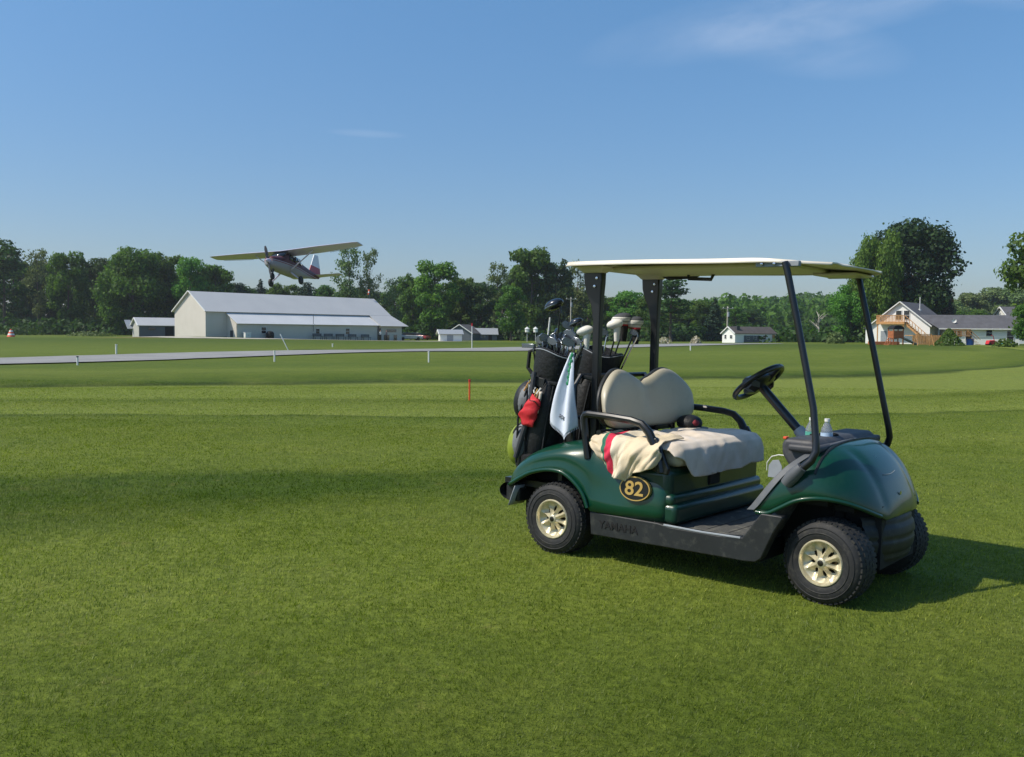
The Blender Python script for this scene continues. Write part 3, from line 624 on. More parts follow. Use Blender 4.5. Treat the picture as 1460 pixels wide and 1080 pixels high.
def hangar():
    x, y = -45.3, 140.0; z0 = -.02; an = math.atan2(.766, .643)
    # local X runs along the hangar, local Y points back (away from the airfield)
    h = empty('hangar', (x, y, z0), an, 'long cream metal hangar with a pale ribbed roof and a lean-to along its front', 'building')
    Lh, Wd, He, Hr = 36.5, 8.5, 4.25, 7.1; base = -.6
    mb = MB(); mb.prism([(0, base), (Wd, base), (Wd, He), (Wd / 2, Hr - .06), (0, He)], 'x', 0, Lh); mb.build('wall', M['hangarwall'], h, smooth=0)
    mb = MB(); ov = .35; sl = (Hr - He) / (Wd / 2)
    slab(mb, [(-.25, Wd / 2, Hr + .07), (Lh + .2, Wd / 2, Hr + .07), (Lh + .2, -ov, He - ov * sl + .07), (-.25, -ov, He - ov * sl + .07)], .06)
    slab(mb, [(-.25, Wd / 2, Hr + .07), (-.25, Wd + ov, He - ov * sl + .07), (Lh + .2, Wd + ov, He - ov * sl + .07), (Lh + .2, Wd / 2, Hr + .07)], .06)
    slab(mb, [(31.6, -ov, He - ov * sl + .05), (Lh + .2, -ov, He - ov * sl + .05), (Lh + 1.6, -3.3, 2.25), (31.6, -3.3, 2.25)], .06)
    rf = mb.build('roof', M['metroof'], h, smooth=0)
    mb = MB(); e = 2.6; s0, s1 = 3.6, 31.4
    mb.add([(s0, 0, base), (s0, -e, base), (s0, -e, 2.42), (s0, 0, 3.95)], [(0, 1, 2, 3)]); mb.bb((s0, -e, base), (s1, -e + .15, 2.42)); mb.bb((s1 - .15, -e + .15, base), (s1, 0, 2.4)); mb.build('lean_to_wall', M['hangarwall'], h, smooth=0)
    mb = MB(); slab(mb, [(s0 - .25, .1, 4.08), (s1 + .1, .1, 4.08), (s1 + .9, -e - .35, 2.34), (s0 - .15, -e - .35, 2.34)], .07); mb.build('lean_to_roof', M['metroof_lit'], h, smooth=0)
    mb = MB(); mb.bb((31.8, -e, base), (37.1, -e + .12, 2.3)); mb.bb((37.0, -e + .12, base), (37.1, 0, 2.6)); ow = mb.build('bay_wall', M['hangarwall'], h, smooth=0)
    mb = MB()
    for a, b in ((-.25, -.1),):
        for sgn in (1, -1):
            yy = Wd / 2 - sgn * (Wd / 2 + ov); mb.tube([(-.28, Wd / 2, Hr + .1), (-.28, yy, He - ov * sl + .1)], .09, 4)
    mb.build('roof_trim', M['white'], h, smooth=0)
    for s_, zz, ww, hh in ((8.3, 1.35, .9, 1.0), (18.6, 1.3, .8, .8), (24.8, 1.3, .9, 1.0)): part_window(h, (s_, -e - .03, zz), ww, hh, 'y')
    for s_, zz, ww, hh in ((34.6, 1.45, 2.4, .55),): part_window(h, (s_, -e - .03, zz), ww, hh, 'y')
    mb = MB(); mb.bb((32.9, -e - .06, -.45), (34.1, -e + .02, .75)); mb.build('lower_opening', M['glass_dark'], h, smooth=0)
    mb = MB(); mb.bb((35.2, -e - .06, -.45), (35.9, -e + .02, .75)); mb.build('lower_opening', M['glass_dark'], h, smooth=0)
    mb = MB(); mb.bb((31.5, -e - .05, base), (32.2, -e - .0, 1.9)); mb.build('door', M['glass_dark'], h, smooth=0)
    mb = MB(); mb.bb((s0 - .04, -1.6, base), (s0 - .0, -.9, 1.3)); mb.build('door', M['dash'], h, smooth=0)
    mb = MB(); mb.tube([(17.6, -e - .2, 1.2), (17.6, -e - .2, 4.0)], .045, 6); mb.build('vent_pipe', M['shedgrey'], h)
    mb = MB(); mb.bb((.05, -.05, base), (s0 - .05, -.0, .35)); mb.build('plinth', M['black'], h, smooth=0)
    mb = MB(); mb.tube([(Lh - .3, Wd / 2, Hr), (Lh - .3, Wd / 2, Hr + 1.35)], .04, 6)
    ws = empty('windsock', h.matrix_basis @ Vector((Lh - .9, Wd / 2, Hr + .08)), .9, 'orange and white windsock drooping on a mast above the right end of the hangar', 'windsock')
    mb = MB(); mb.tube([(0, 0, 0), (0, 0, 1.6)], .035, 6); mb.build('mast', M['shedgrey'], ws)
    for k in range(3):
        mb = MB(); p = [(-.04 - .09 * k, -.05 * k, 1.55 - .28 * k), (-.13 - .09 * k, -.06, 1.55 - .28 * (k + 1))]; mb.tube(p, [.15 - .02 * k, .13 - .02 * k], 10); mb.build('sock_band', M['orange'] if k != 1 else M['white'], ws)
    # things standing by the lean-to front
    def at(s_, yo): return h.matrix_basis @ Vector((s_, yo, 0))
    H = Matrix.Rotation(an, 4, 'Z')
    def place(o, s_, yo): p = at(s_, yo); o.location = (p.x, p.y, tz(p.x, p.y)); o.rotation_euler = (0, 0, an); return o
    mb = MB(); mb.bb((-.5, -.3, 0), (.5, .3, .75)); mb.bb((-.55, -.34, .75), (.55, .34, .82)); a = empty('cabinet', label='white metal cabinet against the lean-to wall left of the first window', cat='cabinet'); mb.build('case', M['white'], a, bevel=.02); mb = MB(); mb.tube([(-.1, -.33, .4), (.1, -.33, .4)], .02, 5); mb.build('handle', M['dash'], a); place(a, 4.9, -3.3)
    mb = MB(); mb.lathe([(0, 0), (.5, 0), (.62, .25), (.6, .8), (.45, 1.05), (0, 1.15)], n=14); o = mb.build('fuel_tank', M['deep']); tag(o, 'dark rounded tank by the lean-to wall under the first window', 'tank'); place(o, 8.9, -3.4)
    lb = ['first dark slatted bench of the row under the lean-to eave', 'second dark bench of the row under the lean-to eave', 'third dark bench of the row, in the middle of the lean-to', 'fourth dark bench of the row under the lean-to eave', 'last dark bench of the row, nearest the standing people']
    b0 = None
    for k, s_ in enumerate((17.9, 20.2, 22.6, 25.2, 28.0)):
        if b0 is None:
            b0 = empty('bench', cat='bench', label=lb[0], group='benches along the hangar front')
            mb = MB(); [mb.box((0, .18 - j * .13, .46), (1.8, .11, .04)) for j in range(4)]; mb.build('seat', M['dash'], b0, smooth=0)
            mb = MB(); [mb.box((0, .28, .62 + j * .14), (1.8, .04, .11)) for j in range(3)]; mb.build('backrest', M['dash'], b0, smooth=0)
            for sg in (-.75, .75):
                mb = MB(); mb.tube([(sg, -.2, 0), (sg, -.2, .44), (sg, .25, .44), (sg, .3, .95)], .035, 5); mb.tube([(sg, .22, .44), (sg, .3, 0)], .035, 5); mb.build('leg', M['deep'], b0)
            b = b0
        else: b = copy_tree(b0); b['label'] = lb[k]
        place(b, s_, -3.6)
    return h
HG = hangar()

def person(name_label, x, y, rz, top, bottom, armpose):
    me = bpy.data.meshes.new('person'); z = lambda a: a
    J = [((0, 0, .95), .15), ((0, 0, 1.12), .14), ((0, 0, 1.34), .16), ((0, 0, 1.46), .09), ((0, 0, 1.52), .055), ((0, -.01, 1.62), .085), ((0, -.01, 1.72), .08), ((0, -.01, 1.78), .04)]
    v = [j[0] for j in J]; r = [j[1] for j in J]; e = [(i, i + 1) for i in range(len(J) - 1)]
    for s in (-1, 1):
        b = len(v); v += [(s * .10, 0, .88), (s * .12, 0.0, .5), (s * .13, .02, .09), (s * .14, -.12, .03)]; r += [.10, .07, .05, .04]; e += [(0, b), (b, b + 1), (b + 1, b + 2), (b + 2, b + 3)]
        b = len(v); hx = armpose if s > 0 else 0
        v += [(s * .20, 0, 1.40), (s * .25, .0, 1.14), (s * .25 - s * hx * .2, -.1 - hx * .15, .92 + hx * .2), (s * .25 - s * hx * .3, -.14 - hx * .22, .84 + hx * .26)]; r += [.06, .045, .035, .035]; e += [(2, b), (b, b + 1), (b + 1, b + 2), (b + 2, b + 3)]
    me.from_pydata(v, e, []); o = bpy.data.objects.new('person', me); COL.objects.link(o); md = o.modifiers.new('skin', 'SKIN')
    for i, q in enumerate(me.skin_vertices[0].data): q.radius = (r[i], r[i] * .85); q.use_root = (i == 0)
    sb = o.modifiers.new('sub', 'SUBSURF'); sb.levels = 1; sb.render_levels = 1
    mt, g, p = newmat('clothed_figure'); sp = g.node('ShaderNodeSeparateXYZ'); g.set(sp.inputs[0], g.node('ShaderNodeTexCoord').outputs['Object'])
    g.set(p.inputs['Base Color'], g.ramp(g.math('DIVIDE', sp.outputs[2], 2.0), [(0, lin('2a2522')), (.05, lin(bottom)), (.485, lin(top)), (.75, lin('b98a70')), (.86, lin('3b2c20'))], 'CONSTANT')); p.inputs['Roughness'].default_value = .8
    me.materials.append(mt); o.location = (x, y, tz(x, y)); o.rotation_euler = (0, 0, rz); tag(o, name_label, 'person', 'people by the hangar'); return o
p_ = HG.matrix_basis @ Vector((31.2, -3.6, 0)); person('person in a white top and dark trousers standing at the right corner of the lean-to', p_.x, p_.y, .4, 'd8d6d2', '23252c', 1)
p_ = HG.matrix_basis @ Vector((32.3, -3.9, 0)); person('person in dark clothes standing just right of the one in the white top', p_.x, p_.y, -1.0, '4a4550', '1d1d22', 0)

def gable_house(name, loc, rz, Lx, Wy, He, Hr, wallm, roofm, label, cat='house', ov=.3, base=-.5, group=None):
    """ridge along local X, gable end at local x=0; eave height He, ridge height Hr"""
    h = empty(name, loc, rz, label, cat, group); mb = MB(); mb.prism([(-Wy / 2, base), (Wy / 2, base), (Wy / 2, He), (0, Hr - .05), (-Wy / 2, He)], 'x', 0, Lx); mb.build('wall', M[wallm], h, smooth=0)
    mb = MB(); sl = (Hr - He) / (Wy / 2)
    for s in (1, -1): slab(mb, [(-ov, 0, Hr + .08), (Lx + ov, 0, Hr + .08), (Lx + ov, s * (Wy / 2 + ov), He - ov * sl + .08), (-ov, s * (Wy / 2 + ov), He - ov * sl + .08)], .1)
    mb.build('roof', M[roofm], h, smooth=0)
    mb = MB(); [mb.tube([(-ov - .04, 0, Hr + .02), (-ov - .04, s * (Wy / 2 + ov), He - ov * sl + .02)], .11, 4) for s in (1, -1)]; mb.build('fascia', M['white'], h, smooth=0)
    return h
# small weathered shed left of the hangar
x, y = gp(194, 158)
sh = gable_house('shed', (x, y, tz(x, y)), R(38), 10.5, 3.6, 2.1, 3.25, 'shedgrey', 'metroof', 'small weathered grey shed with a pale roof and peeling white end, left of the hangar', 'shed')
mb = MB(); mb.prism([(-1.8, -.3), (1.8, -.3), (1.8, 2.08), (0, 3.15), (-1.8, 2.08)], 'x', -.06, -.02); mb.build('end_boards', M['shedwhite'], sh, smooth=0)
for s_ in (2.0, 7.0): part_window(sh, (s_, -1.83, 1.45), 1.2, .4, 'y', frame='shedgrey')
mb = MB(); mb.bb((4.2, -1.86, -.2), (5.6, -1.8, 1.8)); mb.build('door', M['deep'], sh, smooth=0)
mb = MB(); mb.box((-.5, 2.2, 2.15), (1.0, 2.4, .07), rot=Matrix.Rotation(R(38), 3, 'X')); mb.build('awning', M['foil'], sh, smooth=0)

def barrel():
    x, y = gp(16, 150); b = empty('barrel', (x, y, tz(x, y)), 0, 'orange and white striped traffic barrel at the far left edge of the field', 'barrel')
    for k, m_ in enumerate(('orange', 'white', 'orange', 'white')):
        z = k * .26; mb = MB(); r0, r1 = .62 - k * .1, .60 - (k + 1) * .1 + .02; mb.lathe([(0, z), (r0, z), (r1, z + .255), (0, z + .255)], n=16); mb.build('band', M[m_], b)
    mb = MB(); mb.lathe([(0, 1.04), (.14, 1.04), (.14, 1.2), (0, 1.22)], n=12); mb.build('lamp', M['orange'], b)
barrel()
# markers along the runway
def marker(px, ytop, ybase, name, mt, label, r, group, tip=None, lean=0):
    hor = 474 + ROLL * (px - 730); d = CAM_H * F_PX / (ybase - hor); x, y = gp(px, d)
    for _ in range(8): d = (CAM_H - tz(x, y)) * F_PX / (ybase - hor); x, y = gp(px, d)
    H = (ybase - ytop) * d / F_PX; o = empty(name, (x, y, tz(x, y)), 0, label, 'marker', group); o.rotation_euler = (0, R(lean), 0)
    mb = MB(); mb.tube([(0, 0, -.05), (0, 0, H * (1 if tip is None else .88))], r, 8); mb.build('post', M[mt], o)
    if tip: mb = MB(); mb.tube([(0, 0, H * .88), (0, 0, H)], r * 1.25, 8); mb.build('cap', M[tip], o)
    return o
MG = 'marker posts along the runway'
marker(110, 508, 521, 'marker_post', 'white', 'short white post in front of the runway at the left', .035, MG, 'dash')
marker(165.5, 491, 505, 'marker_post', 'white', 'short white post beyond the runway in front of the grey shed', .05, MG, 'white')
marker(391, 500, 516, 'marker_post', 'white', 'short white post in front of the runway below the hangar', .035, MG, 'white')
marker(611, 501, 517, 'marker_post', 'white', 'short white post in front of the runway right of the hangar', .035, MG, 'white')
marker(984, 492, 500, 'marker_post', 'white', 'tiny white post far down the runway behind the cart', .05, MG, 'white')
marker(474, 490, 495, 'marker_post', 'white', 'tiny white peg in the grass in front of the lean-to', .05, MG, 'white')
marker(672.5, 461, 497.5, 'marker_pole', 'white', 'tall slim white pole with a red top beside the runway', .035, 'tall poles', 'red')
marker(669.5, 541, 571, 'course_stake', 'orange', 'orange red stake standing alone on the fairway left of the cart', .018, 'course stakes', 'red')
o = marker(411, 474, 500.5, 'leaning_pole', 'white', 'thin pale pole leaning left in front of the hangar', .03, 'tall poles', 'white', lean=-26)

# small outbuildings and clutter right of the hangar
x, y = gp(626, 170); s2 = gable_house('outbuilding', (x, y, tz(x, y)), R(12), 3.9, 2.6, 1.35, 2.0, 'whitewall', 'foil', 'tiny white shed with a grey roof right of the hangar', 'shed')
mb = MB(); mb.bb((1.2, -1.34, -.2), (2.3, -1.29, 1.1)); mb.build('door', M['foil'], s2, smooth=0)
x, y = gp(655, 186); s3 = gable_house('outbuilding', (x, y, tz(x, y)), R(75), 7, 5.0, 1.5, 3.1, 'shedgrey', 'shingle', 'dark steep roofed building in the trees behind the tall red topped pole', 'shed')
part_window(s3, (-.03, 0, 1.3), .8, .7, 'x'); part_window(s3, (-.03, 1.3, 1.0), .6, .6, 'x')
x, y = gp(679, 192); s4 = gable_house('outbuilding', (x, y, tz(x, y)), R(5), 4.0, 4.0, 1.3, 2.4, 'shedgrey', 'foil', 'low building with a light grey roof in the trees right of the red topped pole', 'shed')
part_window(s4, (1.2, -2.03, .8), .8, .5, 'y'); mb = MB(); mb.bb((2.3, -2.05, -.2), (3.0, -1.98, 1.1)); mb.build('door', M['deep'], s4, smooth=0)
# vehicles parked right of the hangar seen as small shapes
def parked_car(px, d, rz, col, label, sc=1.0):
    x, y = gp(px, d); c = empty('parked_car', (x, y, tz(x, y)), rz, label, 'car', 'vehicles parked right of the hangar'); c.scale = (sc, sc, sc)
    mb = MB(); mb.prism([(-2.2, .3), (2.2, .3), (2.25, .75), (1.3, .92), (-1.5, .98), (-2.2, .9)], 'y', -.85, .85); mb.build('body', mat('car_paint', col, .25, coat=.8), c, bevel=.08)
    mb = MB(); mb.prism([(-1.7, .97), (1.15, .92), (.5, 1.38), (-1.2, 1.42)], 'y', -.72, .72); mb.build('windows', M['glass_dark'], c, bevel=.06)
    for sx in (-1.4, 1.4):
        for sy in (-.8, .8): mb = MB(); mb.lathe([(0, -.1), (.28, -.1), (.32, 0), (.28, .1), (0, .1)], (sx, sy, .32), 'y', 14); mb.build('wheel', M['rubber'], c)
parked_car(584, 172, .3, 'b9b9b8', 'silver car parked beside the right end of the hangar')
parked_car(597, 182, -.5, '8c2a2a', 'red car parked under the trees right of the silver car')
parked_car(800, 180, .2, '9aa0a6', 'grey car far behind the golf clubs')
def birdhouse(px, d, label):
    x, y = gp(px, d); o = empty('birdhouse', (x, y, tz(x, y)), .3, label, 'birdhouse', 'birdhouses on poles in front of the middle wood')
    mb = MB(); mb.tube([(0, 0, 0), (0, 0, 2.0)], .04, 6); mb.build('pole', M['white'], o)
    mb = MB(); mb.lathe([(0, 1.7), (.38, 1.72), (.4, 2.3), (0, 2.32)], n=8); mb.build('nest_box', M['white'], o); mb = MB(); mb.lathe([(.48, 2.3), (.0, 2.7)], n=8); mb.build('roof', M['white'], o)
birdhouse(751, 165, 'white birdhouse on a pole, left one of the two'); birdhouse(763, 163, 'white birdhouse on a pole, right one of the two')
def utility_pole(px, ytop, d, label):
    x, y = gp(px, d); H = CAM_H + (474 + ROLL * (px - 730) - ytop) * d / F_PX - tz(x, y); o = empty('utility_pole', (x, y, tz(x, y)), .2, label, 'utility pole', 'utility poles')
    mb = MB(); mb.tube([(0, 0, 0), (0, 0, H)], [.17, .12], 8); mb.build('pole', M['deadbark'], o); mb = MB(); mb.box((0, -.15, H - .4), (2.2, .1, .12)); mb.build('crossarm', M['deadbark'], o)
    mb = MB(); mb.lathe([(0, H - 1.9), (.22, H - 1.9), (.22, H - 1.1), (0, H - 1.05)], (0, -.36, 0), n=12); mb.build('transformer', M['foil'], o)
    for k in (-.9, 0, .9): mb = MB(); mb.lathe([(0, H - .34), (.05, H - .34), (.06, H - .2), (0, H - .16)], (k, -.15, 0), n=8); mb.build('insulator', M['white'], o)
utility_pole(813, 424, 185, 'wooden utility pole behind the golf clubs'); utility_pole(1036, 437, 172, 'pale wooden utility pole left of the small white house')
# small white house in front of the hill
x, y = gp(1038, 168); wh = gable_house('white_house', (x, y, tz(x, y) - .05), R(28), 9.5, 3.4, 1.75, 2.85, 'whitewall', 'shingle_brown', 'small white house with a dark brown roof seen under the cart roof', 'house', .2)
part_window(wh, (-.03, .8, 1.1), .5, .7, 'x'); part_window(wh, (-.03, -.7, 1.1), .6, .6, 'x')
mb = MB(); mb.bb((1.0, -1.0, 2.0), (1.7, -.3, 3.0)); mb.build('chimney', M['dash'], wh, smooth=0)
for s_ in (3.0, 4.6, 6.8): part_window(wh, (s_, -1.73, 1.0), .7, .7, 'y')
mb = MB(); mb.bb((2.0, -1.76, -.2), (5.6, -1.71, 1.35)); mb.build('porch_screen', M['shedgrey'], wh, smooth=0)
mb = MB(); mb.bb((8.6, -1.9, -.1), (9.2, -1.75, 1.5)); mb.build('door', M['brownwood'], wh, smooth=0)

# white house with balcony at right
def house_right():
    D = 150; x, y = gp(1281.5, D); z = tz(x, y) + .12; a = R(52)
    h = gable_house('balcony_house', (x, y, z), a, 12.5, 9.0, 2.9, 6.5, 'whitewall', 'shingle', 'white gabled house with a wooden balcony and outside stairs under the huge dark tree', 'house', .35)
    part_window(h, (-.04, .2, 4.4), .9, 1.5, 'x'); part_window(h, (-.04, -1.0, 4.4), .9, 1.5, 'x')
    part_window(h, (-.04, .9, 1.2), 1.1, 1.2, 'x')
    mb = MB(); mb.bb((-.08, 2.0, -.4), (-.02, 2.9, 1.9)); mb.build('door', M['foil'], h, smooth=0)
    mb = MB(); mb.bb((-1.9, -1.2, 3.2), (-.05, 3.1, 3.38)); mb.bb((-1.95, -1.2, 2.95), (-1.85, 3.1, 3.25))
    for yy in np.arange(-1.15, 3.1, .22): mb.box((-1.85, yy, 3.85), (.05, .11, .95))
    mb.bb((-1.92, -1.2, 4.3), (-1.78, 3.1, 4.4)); 
    for xx in np.arange(-1.8, -.1, .25): mb.box((xx, 3.05, 3.85), (.11, .05, .95))
    mb.bb((-1.9, 3.0, 4.3), (-.1, 3.1, 4.4)); [mb.box((-1.75, yy, 1.5), (.15, .15, 3.4)) for yy in (-1.0, 2.9)]
    mb.build('balcony', M['brownwood'], h, smooth=0)
    mb = MB(); n = 13
    for k in range(n): mb.box((-1.0, -1.4 - k * .28, 3.15 - k * .25), (1.1, .3, .06))
    for xx in (-1.55, -.45): mb.add([(xx - .04, -1.2, 3.2), (xx + .04, -1.2, 3.2), (xx + .04, -5.1, -.2), (xx - .04, -5.1, -.2), (xx - .04, -1.2, 2.85), (xx + .04, -1.2, 2.85), (xx + .04, -5.1, -.5), (xx - .04, -5.1, -.5)], [(0, 1, 2, 3), (4, 7, 6, 5), (0, 4, 5, 1), (1, 5, 6, 2), (2, 6, 7, 3), (3, 7, 4, 0)])
    mb.tube([(-1.55, -1.2, 4.3), (-1.55, -5.0, .9)], .06, 4); [mb.box((-1.55, -1.4 - k * .45, 3.6 - k * .4), (.06, .08, .9)) for k in range(9)]
    mb.build('stairs', M['brownwood'], h, smooth=0)
    mb = MB(); mb.tube([(5.0, -1.6, 5.0), (5.0, -1.6, 7.4)], .06, 6); mb.tube([(5.0, -1.6, 5.0), (5.0, -1.6, 5.5)], .2, 8); mb.build('vent_pipe', M['white'], h)
    # low shed roofed side at left
    mb = MB(); mb.prism([(4.45, -.5), (5.4, -.5), (5.4, 2.3), (4.45, 2.75)], 'x', .3, 7); mb.build('side_wall', M['whitewall'], h, smooth=0)
    mb = MB(); slab(mb, [(.1, 4.4, 2.95), (7.2, 4.4, 2.95), (7.2, 5.7, 2.3), (.1, 5.7, 2.3)], .08); mb.build('side_roof', M['shingle'], h, smooth=0)
    # long wing to the right
    x, y = gp(1350, 146); b = R(-7)
    b = R(-11); g_ = empty('wing_house', (x, y, tz(x, y) + .1), b, 'long low white house wing with a grey roof and a satellite dish at the right', 'house')
    Lw = 10.2; mb = MB(); mb.prism([(0, -.6), (5.2, -.6), (5.2, 2.55), (2.6, 4.35), (0, 2.55)], 'x', 0, Lw); mb.build('wall', M['whitewall'], g_, smooth=0)
    mb = MB(); slab(mb, [(-4.2, 2.6, 4.5), (Lw + .3, 2.6, 4.5), (Lw + .3, -.45, 2.4), (-1.4, -.45, 2.4)], .1); slab(mb, [(-4.2, 2.6, 4.5), (Lw + .3, 2.6, 4.5), (Lw + .3, 5.6, 2.5), (-4.2, 5.6, 2.5)], .1); mb.build('roof', M['shingle'], g_, smooth=0)
    mb = MB(); mb.bb((-1.4, -.52, 2.22), (Lw + .3, -.46, 2.40)); mb.build('gutter', M['white'], g_, smooth=0)
    for xx, w1, h1, zz in ((.9, .7, 1.0, 1.55), (1.7, .7, 1.0, 1.55), (3.0, .95, 1.5, 1.3), (5.9, .9, .95, 1.7), (8.9, 1.0, 1.6, 1.25)): part_window(g_, (xx, -.04, zz), w1, h1, 'y')
    mb = MB(); mb.lathe([(.0, .05), (.2, .02), (.34, -.09)], (1.0, .6, 3.55), 'y', 14); mb.tube([(1.0, .6, 3.1), (1.0, .65, 3.5)], .03, 5); mb.build('satellite_dish', M['white'], g_)
    x, y = gp(1425, 172); u = gable_house('rear_house', (x, y, tz(x, y)), R(-4), 12, 8, 4.3, 6.6, 'whitewall', 'shingle', 'taller house with a grey roof rising behind the long white wing', 'house'); part_window(u, (4, -4.04, 3.2), 1, 1.1, 'y')
    # timber deck
    x, y = gp(1322, 140); dk = empty('deck', (x, y, tz(x, y)), R(-3), 'raised timber deck with railing in front of the white houses', 'deck')
    mb = MB(); mb.bb((-2.8, -1.6, 1.28), (5.4, 1.6, 1.4)); mb.build('platform', M['brownwood'], dk, smooth=0)
    mb = MB(); [mb.box((-2.7 + k * .3, -1.6, .62), (.27, .04, 1.3)) for k in range(15)]; mb.build('skirting', M['brownwood'], dk, smooth=0)
    mb = MB(); [mb.box((2.0 + k * .2, -1.58, 1.85), (.06, .05, .85)) for k in range(18)]; mb.box((3.7, -1.58, 2.3), (3.6, .12, .07)); mb.build('railing', M['brownwood'], dk, smooth=0)
    mb = MB(); [mb.box((5.5 + k * .26, -1.0, 1.2 - k * .22), (.3, 1.1, .06)) for k in range(6)]; [mb.tube([(5.4, yy, 2.2), (6.9, yy, .8)], .05, 4) for yy in (-1.55, -.45)]; mb.build('steps', M['brownwood'], dk, smooth=0)
    # play tower
    x, y = gp(1276, 132); pt = empty('play_tower', (x, y, tz(x, y) - .1), R(12), 'wooden play tower with an arched opening beside the deck', 'play tower')
    for sx in (-.75, .75):
        for sy in (-.6, .6): mb = MB(); mb.box((sx, sy, 1.2), (.12, .12, 2.5)); mb.build('post', M['redwood'], pt, smooth=0)
    mb = MB(); mb.box((0, 0, 1.1), (1.6, 1.3, .1)); mb.build('floor', M['redwood'], pt, smooth=0)
    mb = MB(); [mb.box((-.68 + k * .17, -.66, 1.6), (.15, .04, .9)) for k in range(9)]; [mb.box((-.78, -.5 + k * .17, 1.6), (.04, .15, .9)) for k in range(7)]; mb.build('guard_boards', M['redwood'], pt, smooth=0)
    mb = MB(); mb.prism([(.9 * math.cos(t) * .95, 2.3 + .55 * math.sin(t)) for t in np.linspace(0, math.pi, 9)], 'y', -.7, .7); mb.build('canopy', M['deep'], pt, smooth=0)
    mb = MB(); mb.add([(.75, -.35, 1.15), (.75, .35, 1.15), (3.2, .35, .15), (3.2, -.35, .15)], [(0, 1, 2, 3)]); [mb.tube([(.75, s, 1.25), (3.2, s, .25)], .06, 5) for s in (-.38, .38)]; mb.build('slide', M['foil'], pt, smooth=0, solid=.03)
    mb = MB(); [mb.tube([(-.9, s * .5, 1.0), (-1.5, s * .5, 0)], .05, 5) for s in (-1, 1)]; [mb.tube([(-1.0 - k * .15, -.5, .85 - k * .25), (-1.0 - k * .15, .5, .85 - k * .25)], .04, 5) for k in range(4)]; mb.build('ladder', M['redwood'], pt)
    x, y = gp(1262, 136); sb = MB(); sb.bb((-2.2, -1, 0), (1.6, 1, .45)); o = sb.build('sandbox', M['redwood'], smooth=0, bevel=.02, loc=(x, y, tz(x, y))); tag(o, 'low red brown timber box on the grass left of the play tower', 'sandbox')
    x, y = gp(1316, 126); sw = empty('swing_frame', (x, y, tz(x, y)), .2, 'pale wooden swing frame on the lawn in front of the deck', 'swing')
    mb = MB(); mb.tube([(-1.2, 0, 1.5), (1.2, 0, 1.5)], .05, 6); mb.build('beam', M['brownwood'], sw)
    for sx in (-1.1, 1.1):
        for sy in (-.5, .5): mb = MB(); mb.tube([(sx, 0, 1.5), (sx * 1.1, sy, 0)], .045, 6); mb.build('leg', M['brownwood'], sw)
    mb = MB(); [mb.tube([(s, 0, 1.5), (s, 0, .5)], .015, 4) for s in (-.25, .25)]; mb.box((0, 0, .48), (.6, .25, .04)); mb.build('swing_seat', M['dash'], sw)
    # toys
    x, y = gp(1412, 139); ty = empty('ride_on_toy', (x, y, tz(x, y)), .3, 'red ride-on toy with a tall handle on the lawn by the white wing', 'toy')
    mb = MB(); mb.prism([(-.8, .15), (.8, .15), (.9, .5), (.3, .75), (-.6, .7)], 'y', -.35, .35); mb.build('body', M['red'], ty, bevel=.08); mb = MB(); mb.tube([(.6, 0, .6), (.35, 0, 1.35), (.0, 0, 1.45)], .05, 6); mb.build('handle', M['red'], ty)
    for sx in (-.5, .5): mb = MB(); mb.lathe([(0, -.4), (.2, -.4), (.2, .4), (0, .4)], (sx, 0, .2), 'y', 12); mb.build('wheel', M['deep'], ty)
    M['blueplastic'] = mat('blue_plastic', '2d63b8', .45); M['teal'] = mat('teal_plastic', '5fb5b0', .5)
    x, y = gp(1382, 139); mb = MB(); mb.lathe([(0, 0), (.5, 0), (.55, .9), (.5, .92), (.45, .1), (0, .1)], n=16); o = mb.build('tub', M['blueplastic'], loc=(x, y, tz(x, y))); tag(o, 'dark blue plastic tub at the right end of the deck', 'tub')
    x, y = gp(1432, 136); mb = MB(); mb.lathe([(0, 0), (1.1, 0), (1.2, .28), (1.1, .3), (1.0, .1), (0, .08)], n=22); o = mb.build('paddling_pool', M['teal'], loc=(x, y, tz(x, y))); tag(o, 'teal paddling pool on the lawn right of the red toy', 'paddling pool')
house_right()

# ------------------------------------------------------------------ golf cart (local x forward, y left, z up, metres)
CART = Matrix.Translation((0, 0, CAM_H)) @ Matrix.Rotation(TILT, 4, 'Y') @ Matrix.Translation((0, 0, -CAM_H)) @ Matrix.Translation((0.6833, 6.2085, 0)) @ Matrix.Rotation(-0.6937, 4, 'Z')
def at_cart(name, label, cat, group=None, p=(0, 0, 0), rot=None):
    o = bpy.data.objects.new(name, None); o.empty_display_size = .1; COL.objects.link(o)
    o.matrix_world = CART @ Matrix.Translation(p) @ (rot.to_4x4() if rot is not None else Matrix.Identity(4)); return tag(o, label, cat, group)
def text_mesh(s, size, name, mt, parent, loc, rot, ext=.0015, sx=1.0):
    cu = bpy.data.curves.new(name, 'FONT'); cu.body = s; cu.size = size; cu.align_x = 'CENTER'; cu.align_y = 'CENTER'; cu.extrude = ext; cu.offset = .0012 * size / .07; cu.resolution_u = 4
    t = bpy.data.objects.new(name, cu); COL.objects.link(t); bpy.context.view_layer.update(); dg = bpy.context.evaluated_depsgraph_get()
    me = bpy.data.meshes.new_from_object(t.evaluated_get(dg)); bpy.data.objects.remove(t); bpy.data.curves.remove(cu); me.materials.clear(); me.materials.append(mt)
    o = bpy.data.objects.new(name, me); COL.objects.link(o); o.parent = parent; o.location = loc; o.rotation_euler = rot; o.scale = (sx, 1, 1); return o
WBASE, RT = 1.638, 0.214
cart = at_cart('golf_cart', 'dark green two seat golf cart numbered 82 with a beige roof, parked on the fairway', 'golf cart')

